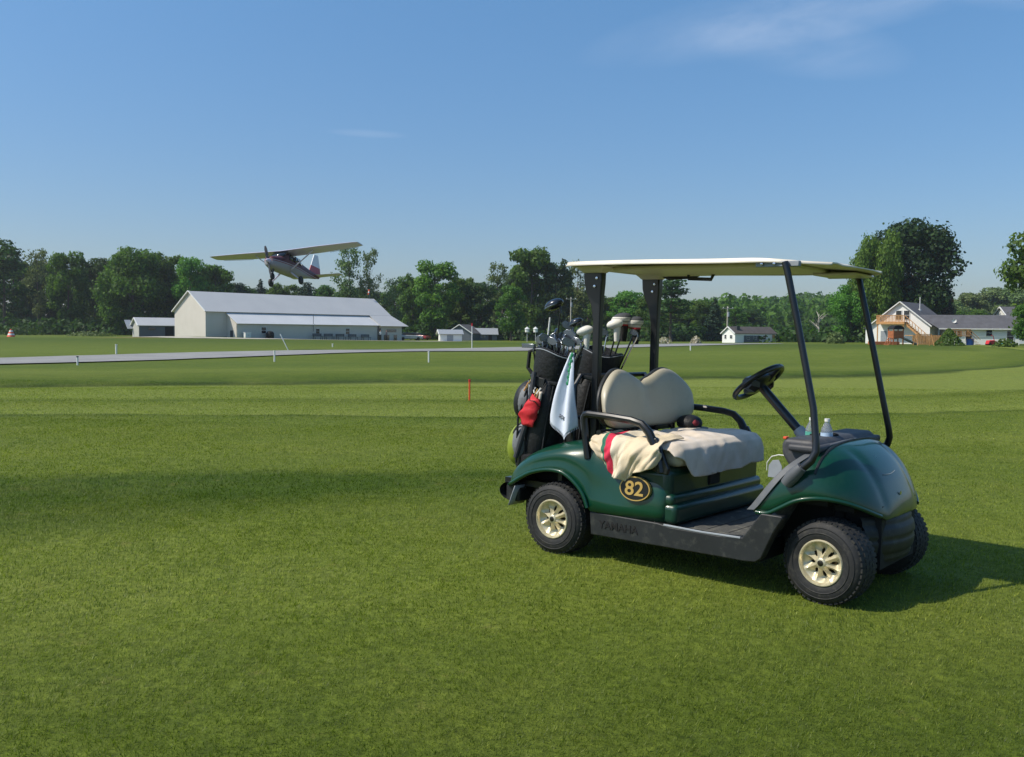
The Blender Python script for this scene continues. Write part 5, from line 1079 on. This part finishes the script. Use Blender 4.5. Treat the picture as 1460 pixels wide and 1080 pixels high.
# ------------------------------------------------------------------ golf bags
def golf_bag(y0, label, accent, zrot=0):
    B, T_ = Vector((-.42, y0, .42)), Vector((-.25, y0, 1.235)); ax = (T_ - B).normalized(); Q = Matrix.Rotation(math.atan2(ax.x, ax.z), 3, 'Y'); Lb = (T_ - B).length
    g_ = at_cart('golf_bag', label, 'golf bag', None, B, Q @ Matrix.Rotation(zrot, 3, 'Z'))
    def ring(r1, r2, z, n=28, ph=0): return [Vector((r1 * math.cos(2 * math.pi * j / n), r2 * math.sin(2 * math.pi * j / n) , z)) for j in range(n)]
    m_ = MB(); m_.loft([ring(.115, .13, 0), ring(.14, .145, .03), ring(.142, .145, .2), ring(.135, .138, .45), ring(.135, .140, .66), ring(.138, .143, Lb - .06)]); m_.build('bag_body', M['bagblack'], g_, smooth=60)
    def wavy(r, z, am=.012): return [Vector((r * math.cos(2 * math.pi * j / 28), r * 1.02 * math.sin(2 * math.pi * j / 28), z + am * math.sin(2 * math.pi * j / 28 * 3 + .6))) for j in range(28)]
    m_ = MB(); m_.loft([wavy(.134, Lb - .19, 0), wavy(.144, Lb - .15, 0), wavy(.150, Lb - .03), wavy(.149, Lb), wavy(.138, Lb + .002), wavy(.134, Lb - .05), wavy(.01, Lb - .06)], cap=False); o = m_.build('bag_collar', M['bagblack'], g_, smooth=60)
    m_ = MB(); pr_ = wavy(.1515, Lb - .012); m_.tube(pr_ + [pr_[0]], .0035, 6, cap=False); m_.build('piping', M['foil'], o)
    m_ = MB(); m_.tube([(-.16, 0, Lb - .03), (-.215, 0, Lb - .06), (-.205, 0, Lb - .17), (-.15, 0, Lb - .21)], .013, 8); m_.build('grip_handle', M['bagblack'], o)
    # pockets bulging to the rear and sides
    def arc(c, r, al, axd, t0, t1, n=22):
        A = Vector(axd).normalized(); Bv = Vector((0, 0, 1)).cross(A).normalized(); out = []
        for t in np.linspace(t0, t1, n): d = A * math.cos(al) + (Bv * math.cos(t) + Vector((0, 0, 1)) * math.sin(t)) * math.sin(al); out.append(Vector((c[0] + d.x * r[0] * 1.02, c[1] + d.y * r[1] * 1.02, c[2] + d.z * r[2] * 1.02)))
        return out
    C1, R1 = (-.140, -.035, .46), (.085, .115, .135); m_ = MB(); m_.ell(C1, R1, 24, 14); pk = m_.build('ball_pocket', M['bagblack'], g_, smooth=80)
    C2, R2 = (-.118, -.062, .465), (.078, .095, .118); m_ = MB(); m_.ell(C2, R2, 24, 14); m_.build('pocket_panel', M['baggrey'], pk, smooth=80)
    for al in (.95, 1.25): m_ = MB(); m_.tube(arc(C2, R2, al, (-.5, -.85, 0), 0, 6.2832), .0035, 6, cap=False); m_.build('zip', M['bagblack'] if al < 1 else M['foil'], pk)
    C3, R3 = (-.116, -.022, .165), (.102, .122, .155); m_ = MB(); m_.ell(C3, R3, 24, 14); pk = m_.build('lower_pocket', M['baglime'] if accent else M['baggrey'], g_, smooth=80)
    C4, R4 = (-.088, -.048, .195), (.088, .112, .142); m_ = MB(); m_.ell(C4, R4, 24, 14); m_.build('pocket_panel', M['baggrey'], pk, smooth=80)
    m_ = MB(); m_.tube(arc(C4, R4, 1.3, (.3, -.95, 0), 0, 6.2832), .008, 6, cap=False); m_.tube(arc(C4, R4, .8, (-.1, -.95, 0), .5, 3.6), .003, 6); m_.build('zip', M['bagblack'], pk)
    m_ = MB(); m_.ell((.02, -.12, .38), (.085, .055, .28), 20, 12); m_.build('side_pocket', M['bagblack'], g_, smooth=80)
    m_ = MB(); m_.tube([(-.06, -.165, .68), (-.03, -.185, .42), (-.08, -.16, .1)], [.016, .02, .016], 8); m_.build('stand_leg', M['dash'], g_)
    m_ = MB(); [m_.tube([(-.10 + k * .06, -.135, .62), (-.12 + k * .07, -.155, .35), (-.08 + k * .06, -.14, .06)], .008, 6) for k in range(4)]; m_.build('strap', M['bagblack'], g_)
    m_ = MB(); m_.bb((-.06, -.158, Lb - .24), (.02, -.140, Lb - .18)); m_.tube([(-.13, -.06, Lb - .2), (-.04, -.142, Lb - .2), (.08, -.11, Lb - .2), (.14, .0, Lb - .2)], .018, 6); m_.build('belt_buckle', M['black'], g_, bevel=.004)
    return g_, Q, B
golf_bag(-.285, 'black golf bag with grey pockets and a lime edged base, nearest the camera', True, .15)
golf_bag(.20, 'black golf bag on the far side of the cart rear behind the near roof post', False, -.15)
def club(hx, hy, hz, y0, kind, label, group, tilt=0, cover=None, sz=1.0):
    base = Vector((-.33 + (hx + .25) * .18, y0 + (hy - y0) * .3, .75)); top = Vector((hx, hy, hz)); o = at_cart('golf_club', label, 'golf club', group, top)
    d = (base - top); s_ = MB(); s_.tube([(0, 0, -.012), d * .5, d], [.0055, .006, .007], 8); s_.build('shaft', M['chrome'] if kind == 'iron' else M['tubeblack'], o)
    m_ = MB(); Rz = Matrix.Rotation(tilt, 3, 'Z')
    Rz = Rz * sz if False else Matrix.Rotation(tilt, 3, 'Z') @ Matrix.Scale(sz, 3)
    if kind == 'iron':
        pr = [(0, 0), (.012, .022), (-.012, .045), (-.055, .058), (-.078, .040), (-.070, .010), (-.03, -.006)]; m_.prism(pr, 'y', -.007, .007); m_.tube([(.004, 0, -.045), (.004, 0, .012)], .0075, 8); m_.v = [tuple(Rz @ Vector(p)) for p in m_.v]; m_.build('club_head', M['clubhead'], o, bevel=.003)
    elif kind == 'wood':
        m_.ell((-.045, 0, .028), (.066, .052, .034), 20, 12, M=Matrix.Rotation(R(-24), 3, 'Y')); m_.tube([(.004, 0, -.03), (-.004, 0, .02)], .008, 8); m_.v = [tuple(Rz @ Vector(p)) for p in m_.v]; m_.build('club_head', M['clubblack'], o, smooth=60)
        m2 = MB(); m2.ell((-.047, 0, .020), (.067, .053, .02), 20, 8, M=Matrix.Rotation(R(-24), 3, 'Y')); m2.v = [tuple(Rz @ Vector(p)) for p in m2.v]; m2.build('sole_plate', M['clubhead'], o, smooth=60)
    elif kind == 'putter': m_.box((-.04, 0, .012), (.10, .03, .026)); m_.tube([(0, 0, -.04), (0, 0, .01)], .006, 8); m_.build('club_head', M['clubhead'], o, bevel=.006)
    elif kind == 'cover':
        m_.ell((-.02, 0, .02), (.060, .046, .034), 24, 14, M=Matrix.Rotation(R(-14), 3, 'Y')); m_.tube([(-.005, 0, -.10), (-.004, 0, .0)], [.016, .026], 12); m_.v = [tuple(Rz @ Vector(p)) for p in m_.v]; m_.build('head_cover', M[cover], o, smooth=60)
    return o
mt, g, p = newmat('knit_cover'); sp = g.node('ShaderNodeSeparateXYZ'); g.set(sp.inputs[0], g.node('ShaderNodeTexCoord').outputs['Object'])
g.set(p.inputs['Base Color'], g.ramp(g.math('ADD', g.math('MULTIPLY', sp.outputs[2], 5.0), .3), [(0, lin('1c1c1c')), (.16, lin('1c1c1c')), (.2, lin('b02a33')), (.26, lin('d9d6cd')), (.32, lin('d9d6cd')), (.335, lin('8b8b88')), (.36, lin('d9d6cd')), (.43, lin('8b8b88')), (.45, lin('d9d6cd')), (.49, lin('3a3d42'))], 'CONSTANT')); p.inputs['Roughness'].default_value = .8; g.set(p.inputs['Normal'], g.bump(g.noise(g.node('ShaderNodeTexCoord').outputs['Object'], 160, 3), .5, .003)); M['knit'] = mt
M['whitecover'] = mat('white_cover', 'dedbd2', .6, var=.06, scale=14, bump=.2, bscale=50, bdist=.003)
club(-.240, -.30, 1.500, -.285, 'wood', 'black driver standing tallest out of the near bag', None, .3)
club(-.055, -.33, 1.395, -.285, 'wood', 'small dark fairway wood with a shiny sole, right of the tall driver', None, .2, None, .72)
club(-.020, -.30, 1.345, -.285, 'cover', 'club with a white head cover beside the near roof post', None, .3, 'whitecover', .95)
rr_ = random.Random(4); iron_labels = [
 ('iron club with its head lowest and farthest left over the bag rim', (-.375, -.34, 1.255)), ('iron head just right of the lowest left one, pale in the sun', (-.325, -.37, 1.275)), ('iron head left of the driver shaft, set a little higher', (-.300, -.27, 1.325)),
 ('steel iron head right against the driver shaft', (-.265, -.37, 1.285)), ('highest of the plain irons, between the driver and the fairway wood', (-.185, -.24, 1.375)), ('iron head low between the driver shaft and the white towel', (-.205, -.38, 1.27)),
 ('iron head below the fairway wood, tilted outward', (-.145, -.38, 1.29)), ('iron head behind the white head cover', (-.105, -.22, 1.335)), ('iron head low beside the near roof post', (-.085, -.36, 1.265)),
 ('dark iron head deep in the middle of the near bag', (-.245, -.20, 1.30)), ('iron head just left of the green towel chain', (-.175, -.36, 1.255)), ('iron head behind the driver shaft, half hidden', (-.28, -.22, 1.29)), ('iron head low between the two leftmost ones', (-.345, -.30, 1.265)), ('iron head touching the shaft of the fairway wood', (-.12, -.30, 1.315)), ('small iron head just under the white head cover', (-.045, -.34, 1.275))]
for i, (lb_, (x, y, z)) in enumerate(iron_labels): club(x, y, z, -.285, 'iron', lb_, 'irons in the near golf bag', rr_.uniform(-1.3, 1.3), None, rr_.uniform(.85, 1.05))
club(-.385, -.385, 1.245, -.285, 'putter', 'thick grey putter head poking out over the left of the bag rim', None, .3, None, 1.5)
g1 = MB(); g1.tube([(0, 0, 0), (.012, 0, .115)], .006, 8); o = g1.build('ball_retriever', M['white']); o.matrix_world = CART @ Matrix.Translation((-.335, -.30, 1.33)); tag(o, 'thin white stick poking up among the irons at the left', 'stick')
club(-.07, .20, 1.425, .20, 'cover', 'club with a striped knitted head cover right of the near roof post', None, .1, 'knit', 1.25)
club(.0, .24, 1.405, .20, 'cover', 'club with a second striped head cover, rightmost and drooping', None, -.3, 'knit', 1.2)
club(-.06, .10, 1.395, .20, 'cover', 'club with a white head cover just beside the post, in the far bag', None, .4, 'whitecover', .95)
club(.02, .22, 1.345, .20, 'iron', 'iron hanging under the striped head covers', None, .2, None, .7)
club(-.24, .24, 1.34, .20, 'iron', 'iron in the far bag hidden mostly by the near roof post', None, .6)

# ------------------------------------------------------------------ cloths
def fold(u, v, seed, amp):
    a = 0
    for k, (fu, fv, w_) in enumerate(((3.1, 1.2, 1), (5.7, -2.3, .6), (9.2, 4.1, .38), (-4.3, 7.7, .42), (14, 3, .2))): a += w_ * math.sin(fu * u * 2 * math.pi / 1.9 + fv * v * 3.1 + seed * (k + 1) * 1.7)
    return a * amp
mt, g, p = newmat('terry_cream'); tcn = g.node('ShaderNodeTexCoord').outputs['Object']; g.set(p.inputs['Base Color'], g.ramp(g.noise(tcn, 9, 5), [(.3, lin('c8b9a4')), (.7, lin('ddd0c2'))])); p.inputs['Roughness'].default_value = .9; p.inputs['Sheen Weight'].default_value = .3; g.set(p.inputs['Normal'], g.bump(g.noise(tcn, 200, 3), .5, .004)); M['terry'] = mt
def seat_towel():
    path = [(.31, .736), (.50, .739), (.70, .741), (.765, .734), (.803, .703), (.815, .66), (.818, .60), (.82, .545)]; ln = [0]
    for i in range(1, len(path)): ln.append(ln[-1] + math.dist(path[i], path[i - 1]))
    def fn(u, v):
        y = -.565 + 1.125 * u; hem = interp(u, [(0, .74), (.06, .82), (.14, .97), (.24, 1.05), (.36, 1.04), (.5, .99), (.62, .985), (.8, .955), (.93, .95), (1, .93)]) + .008 * math.sin(u * 23); d = v * ln[-1] * (hem + .02); x = float(np.interp(d, ln, [q[0] for q in path])); z = float(np.interp(d, ln, [q[1] for q in path]))
        f = fold(u * 1.4 + v * .5, v * .8, 1.3, .0058) * (.45 + .9 * math.exp(-((u - .33) / .22) ** 2) + .3 * v) + .004
        if v < .55: z += max(-.006, f * 1.2) + .012 * math.exp(-((u - .92) / .05) ** 2) * 0
        else: k = min(1, (v - .55) / .1); x += max(-.004, f) * k; z += max(-.006, f) * (1 - k)
        e = max(0, (abs(y) - .49) / .07); z -= .03 * e ** 1.5; x -= .02 * e
        return Vector((x, y, z))
    m_ = MB(); m_.grid(fn, 90, 60); o = m_.build('seat_towel', M['terry'], smooth=180, solid=.005); o.matrix_world = CART; tag(o, 'cream towel spread across the bench seat and hanging over its front', 'towel')
seat_towel()
mt, g, p = newmat('striped_terry'); at_ = g.node('ShaderNodeAttribute', attribute_name='su').outputs['Fac']
g.set(p.inputs['Base Color'], g.ramp(at_, [(0, lin('d6c4a6')), (.125, lin('2f6f58')), (.17, lin('c92b48')), (.285, lin('dccfb8')), (.33, lin('d8cab0')), (.5, lin('d3c2a4'))], 'CONSTANT')); p.inputs['Roughness'].default_value = .9; g.set(p.inputs['Normal'], g.bump(g.noise(g.node('ShaderNodeTexCoord').outputs['Object'], 200, 3), .5, .004)); M['striped'] = mt
def side_towel():
    BOT = [(0, .70), (.08, .655), (.16, .60), (.24, .548), (.36, .520), (.5, .518), (.58, .50), (.68, .555), (.78, .57), (.9, .60), (1.0, .665)]
    nu, nv = 90, 46; su = []
    def fn(u, v):
        zb = interp(u, BOT); x = .255 + .455 * u + .02 * v * math.sin(u * 8)
        if v < .38: t = v / .38; y = -.33 - .235 * t; z = .755 - .012 * t * t + fold(u * 1.2, v, 2.2, .006) * .9 + .004; z += -.02 * (t > .9) * 0
        else:
            t = (v - .38) / .62; z0 = .745; z = z0 + (zb - z0) * t; y = -.575 - .052 * math.sin(min(1, t * 2.2) * math.pi / 2) - max(-.010, fold(u * 1.6 + .35 * t, v * .9, 3.7, .0105)) * (.35 + t) - .022 * math.exp(-((u - .72) / .10) ** 2) * math.sin(math.pi * t)
            y -= .014 * math.sin(u * 21 + t * 4) * t * (u > .4)
        return Vector((x, y, z))
    m_ = MB(); m_.grid(fn, nu, nv); o = m_.build('striped_towel', M['striped'], smooth=180, fix=False); me = o.data
    at = me.attributes.new('su', 'FLOAT', 'POINT'); vals = []
    for i in range(nu + 1):
        for j in range(nv + 1): u, v = i / nu, j / nv; vals.append(max(0, u - .10 * (v - .38)) + .004 * math.sin(v * 30))
    at.data.foreach_set('value', vals); md = o.modifiers.new('solid', 'SOLIDIFY'); md.thickness = .005; o.matrix_world = CART; tag(o, 'crumpled beige towel with green and red stripes hanging over the near seat side', 'towel')
side_towel()
def bag_towel():
    def fn(u, v):
        w_ = .018 + .118 * min(1, v * 1.1) ** .9; cx_ = -.012 - .055 * v; x = cx_ + (u - .5) * 2 * w_ * .62 + .03 * v * (u - .5); z = 1.225 - .43 * v - .10 * v * (1 - abs(u - .55) * 1.7)
        y = -.468 - .018 * math.sin(u * math.pi * 3 + .5) * (.25 + v) - .012 * math.sin(u * 7 + v * 4) * v - .02 * math.sin(math.pi * v)
        return Vector((x, y, z))
    m_ = MB(); m_.grid(fn, 36, 50); o = m_.build('golf_towel', M['bluewhite'], smooth=180, solid=.004); o.matrix_world = CART; tag(o, 'white towel with small dark print hanging from the near golf bag', 'towel')
    d_ = MB()
    for k in range(10): a = fn(.60, .02 + k * .038); d_.ell(a + Vector((.004 * (-1) ** k, -.010, 0)), (.011, .006, .014), 8, 6)
    d_.build('green_tag_chain', M['greenribbon'], o)
    t = text_mesh('GOLF', .030, 'print', M['dash'], o, (-.175, -.5085, .80), (R(90), 0, 0), .0008); t.rotation_euler = (R(90), R(24), 0)
    t.location = fn(.42, .80) + Vector((0, -.012, .0))
    fr = MB()
    for k in range(30): u = k / 29; a = fn(u, 1.0); fr.tube([a, a + Vector((0, 0, -.014))], .0016, 4)
    fr.build('fringe', M['bluewhite'], o)
M['bluewhite'] = mat('white_cotton', 'd5dcea', .9, var=.05, scale=12, bump=.4, bscale=180, bdist=.003); M['greenribbon'] = mat('green_ribbon', '1e7d55', .6, var=.3, scale=60)
bag_towel()
def pouch():
    def fn(u, v):
        a = 2 * math.pi * u; w_ = .050 * (.7 + .5 * v) * (1 if v < .96 else .6) ; s_ = math.sin(a); c = math.cos(a); t = .020 * math.sin(math.pi * min(1, v + .1)) + .006
        p = Vector((c * w_, s_ * t - .004 * math.sin(v * 14 + c * 3), -.155 * v + .008 * math.sin(c * 4 + v * 5))); return Matrix.Rotation(R(30), 3, 'Y') @ p * 1.25
    o = at_cart('pouch', 'red drawstring pouch dangling from the near golf bag', 'pouch', None, (-.275, -.48, .925)); m_ = MB(); n = 24
    m_.loft([[fn(j / n, i / 14) for j in range(n)] for i in range(15)]); m_.build('pouch_body', M['red'], o, smooth=180)
    m_ = MB(); m_.tube([(0, 0, 0), (.02, .02, .05), (.035, .05, .10)], .003, 6); m_.build('cord', M['bagblack'], o); m_ = MB(); m_.tube([fn(j / n, .10) * 1.06 for j in range(n + 1)], .003, 5); m_.build('drawstring', M['bagblack'], o)
pouch()
t_ = MB()
rq = random.Random(9)
o = at_cart('tee_bundle', 'bunch of straps, tees and trinkets hanging on the side of the near bag', 'trinkets', None, (-.30, -.46, 1.02))
for k in range(9):
    m_ = MB(); a = Vector((rq.uniform(-.07, .05), rq.uniform(-.01, .01), rq.uniform(-.04, .03))); m_.tube([a, a + Vector((rq.uniform(-.03, .02), -.01, -rq.uniform(.03, .10)))], rq.uniform(.003, .006), 6); m_.build('trinket', M[rq.choice(['gold', 'foil', 'bagblack', 'brownwood', 'white'])], o)
m_ = MB(); m_.grid(lambda u, v: Vector((.01 + .05 * u - .03 * v, .012 * math.sin(u * 6), -.05 - .14 * v)), 8, 8); m_.build('glove', M['terry'], o, smooth=180, solid=.006)
# dark cap with a red front lying on the seat
cp_ = at_cart('cap', 'dark cap with a red patch lying at the far back corner of the seat', 'cap', None, (.36, .36, .745))
m_ = MB(); m_.ell((0, 0, .03), (.085, .09, .055), 18, 10); m_.build('crown', M['bagblack'], cp_, smooth=60); m_ = MB(); m_.prism([(.04 + .09 * math.sin(t), .085 * math.cos(t)) for t in np.linspace(0, math.pi, 12)], 'z', .0, .006); m_.build('brim', M['baggrey'], cp_); m_ = MB(); m_.ell((.055, -.03, .035), (.030, .034, .024), 12, 8); m_.build('patch', M['dullred'], cp_, smooth=60)

# ------------------------------------------------------------------ aeroplane
def aeroplane():
    base = Vector((-15.44, 64.18, 5.84))
    a = empty('aeroplane', base, 0, 'high wing single propeller aeroplane flying low over the runway', 'aeroplane')
    hd = R(-105.5)            # nose points left and towards the camera
    a.rotation_mode = 'QUATERNION'; a.rotation_quaternion = (Matrix.Rotation(hd, 4, 'Z') @ Matrix.Rotation(R(-8.86), 4, 'Y') @ Matrix.Rotation(R(4.44), 4, 'X')).to_quaternion()
    st = [(2.05, -.28, .22, .24), (1.95, -.27, .36, .34), (1.5, -.26, .46, .43), (1.0, -.22, .53, .50), (.75, -.16, .56, .56), (.35, -.02, .60, .70), (-.3, -.02, .60, .70), (-1.2, -.04, .55, .66), (-2.0, -.04, .42, .52), (-3.2, .02, .25, .34), (-4.4, .08, .13, .2), (-5.1, .12, .05, .1)]
    def ring(x, zc, w_, h_, n=24): return [Vector((x, w_ * math.copysign(abs(math.cos(2 * math.pi * j / n)) ** .7, math.cos(2 * math.pi * j / n)), zc + h_ * math.copysign(abs(math.sin(2 * math.pi * j / n)) ** .75, math.sin(2 * math.pi * j / n)))) for j in range(n)]
    mt, g, p = newmat('aircraft_paint'); sp = g.node('ShaderNodeSeparateXYZ'); g.set(sp.inputs[0], g.node('ShaderNodeTexCoord').outputs['Object']); zz = g.math('SUBTRACT', sp.outputs[2], g.math('MULTIPLY', sp.outputs[0], -.02))
    g.set(p.inputs['Base Color'], g.ramp(g.math('ADD', g.math('MULTIPLY', zz, .5), .5), [(0, lin('8e8c90')), (.39, lin('7c2a34')), (.415, lin('a09ea2')), (.44, lin('562630')), (.54, lin('5b3a42'))], 'CONSTANT')); p.inputs['Roughness'].default_value = .55
    m_ = MB(); m_.loft([ring(*s) for s in st]); fu = m_.build('fuselage', mt, a, smooth=60)
    m_ = MB(); m_.add([(.92, -.50, .30), (.92, .50, .30), (.42, .53, .70), (.42, -.53, .70)], [(0, 1, 2, 3)]); m_.build('windscreen', M['glass_dark'], fu, solid=.05)
    for s in (-1, 1):
        for x0, x1 in ((.35, -.25), (-.32, -.95), (-1.02, -1.55)): m_ = MB(); m_.add([(x0, s * .615, .12), (x1, s * (.60 if x1 > -1 else .53), .12), (x1, s * (.56 if x1 > -1 else .46), .52 - (.12 if x1 < -1.2 else 0)), (x0 - .08, s * .57, .55)], [(0, 1, 2, 3)]); m_.build('side_window', M['glass_dark'], fu, solid=.03)
    M['wingwhite'] = mat('wing_paint', 'bdb6cc', .35, var=.04, scale=1, coat=.3)
    def wing_sec(y, xl, c, t, z): n = 16; return [Vector((xl - c * (.5 - .5 * math.cos(2 * math.pi * k / n)), y, z + t * math.sin(2 * math.pi * k / n) * (1 if k < n / 2 else .45))) for k in range(n)]
    for s in (-1, 1):
        m_ = MB(); m_.loft([wing_sec(s * .0, .55, 1.62, .13, .74), wing_sec(s * 2.7, .55, 1.62, .125, .82), wing_sec(s * 5.2, .42, 1.18, .085, .89), wing_sec(s * 5.5, .32, .95, .04, .90)]); wg = m_.build('wing', M['wingwhite'], a, smooth=60)
        m_ = MB(); m_.tube([(.02, s * .56, -.45), (.0, s * 2.15, .72)], .05, 8, sq=(1.6, .6)); m_.build('wing_strut', M['wingwhite'], wg)
        m_ = MB(); m_.tube([(-1.04, s * 2.9, .785), (-.80, s * 5.1, .86)], .015, 4); m_.build('aileron_gap', M['dash'], wg)
        m_ = MB(); m_.loft([wing_sec(0, -4.25, .95, .05, .16), wing_sec(s * 1.75, -4.4, .72, .035, .16), wing_sec(s * 1.95, -4.5, .5, .015, .16)]); m_.build('stabiliser', M['wingwhite'], a, smooth=60)
        m_ = MB(); m_.tube([(-.2, s * .35, -.55), (-.25, s * .85, -.95), (-.25, s * 1.05, -1.12)], [.07, .05, .045], 8); lg_ = m_.build('landing_gear', M['wingwhite'], a)
        m_ = MB(); m_.lathe([(0, -.09), (.2, -.09), (.27, -.06), (.28, 0), (.27, .06), (.2, .09), (0, .09)], (-.25, s * 1.12, -1.18), 'y', 20); m_.build('wheel', M['rubber'], lg_, smooth=50)
    m_ = MB(); m_.tube([(1.45, 0, -.55), (1.52, 0, -.98), (1.5, 0, -1.15)], [.07, .05, .05], 8); m_.tube([(1.2, 0, -.5), (1.5, 0, -1.0)], .03, 6); lg_ = m_.build('nose_gear', M['dash'], a)
    m_ = MB(); m_.lathe([(0, -.07), (.16, -.07), (.23, -.05), (.24, 0), (.23, .05), (.16, .07), (0, .07)], (1.55, 0, -1.2), 'y', 20); m_.build('wheel', M['rubber'], lg_, smooth=50)
    m_ = MB(); fin = [(-3.6, .30), (-4.35, 1.68), (-4.95, 1.72), (-5.25, .75), (-5.35, .18), (-5.0, .10), (-4.2, .15)]; m_.prism([q for q in fin if q[1] > .60 or True], 'y', -.035, .035)
    mt2, g, p = newmat('fin_paint'); sp = g.node('ShaderNodeSeparateXYZ'); g.set(sp.inputs[0], g.node('ShaderNodeTexCoord').outputs['Object']); g.set(p.inputs['Base Color'], g.ramp(g.math('MULTIPLY', sp.outputs[2], .5), [(0, lin('a3263a')), (.40, lin('d5d8da'))], 'CONSTANT')); p.inputs['Roughness'].default_value = .35
    m_.build('tail_fin', mt2, a, bevel=.02)
    m_ = MB(); m_.lathe([(0, .34), (.08, .28), (.15, .12), (.18, 0), (0, 0)], (2.02, 0, -.28), 'x', 20); pr = m_.build('spinner', M['wingwhite'], a)
    for k in range(2):
        an = R(12) + math.pi * k; m_ = MB(); sec = []
        for r_, c, tw in ((.1, .06, 60), (.4, .10, 40), (.8, .095, 26), (1.02, .05, 18)):
            q = Matrix.Rotation(R(tw), 3, 'Z'); sec.append([Matrix.Rotation(an, 3, 'X') @ (q @ Vector((dx, dy, 0)) + Vector((0, 0, r_))) + Vector((2.13, 0, -.28)) for dx, dy in ((-.015, -c), (.015, -c), (.02, c), (-.02, c))])
        m_.loft(sec); m_.build('propeller_blade', M['dash'], pr, smooth=0)
    m_ = MB(); m_.tube([(1.3, -.25, -.62), (1.1, -.28, -.78)], .05, 8); m_.build('exhaust_pipe', M['dash'], a)
aeroplane()

# ------------------------------------------------------------------ faint summer haze
hb_ = MB(); hb_.bb((-640, -160, -6), (760, 1150, 68)); mt = bpy.data.materials.new('haze'); mt.use_nodes = True; nt_ = mt.node_tree; nt_.nodes.clear()
o_ = nt_.nodes.new('ShaderNodeOutputMaterial'); v_ = nt_.nodes.new('ShaderNodeVolumePrincipled'); v_.inputs['Color'].default_value = (.90, .94, 1.0, 1); v_.inputs['Density'].default_value = .00019; v_.inputs['Anisotropy'].default_value = .3
nt_.links.new(v_.outputs[0], o_.inputs['Volume']); o = hb_.build('haze', mt, smooth=0); tag(o, 'thin bluish summer haze in the air over the airfield', 'haze', kind='stuff')
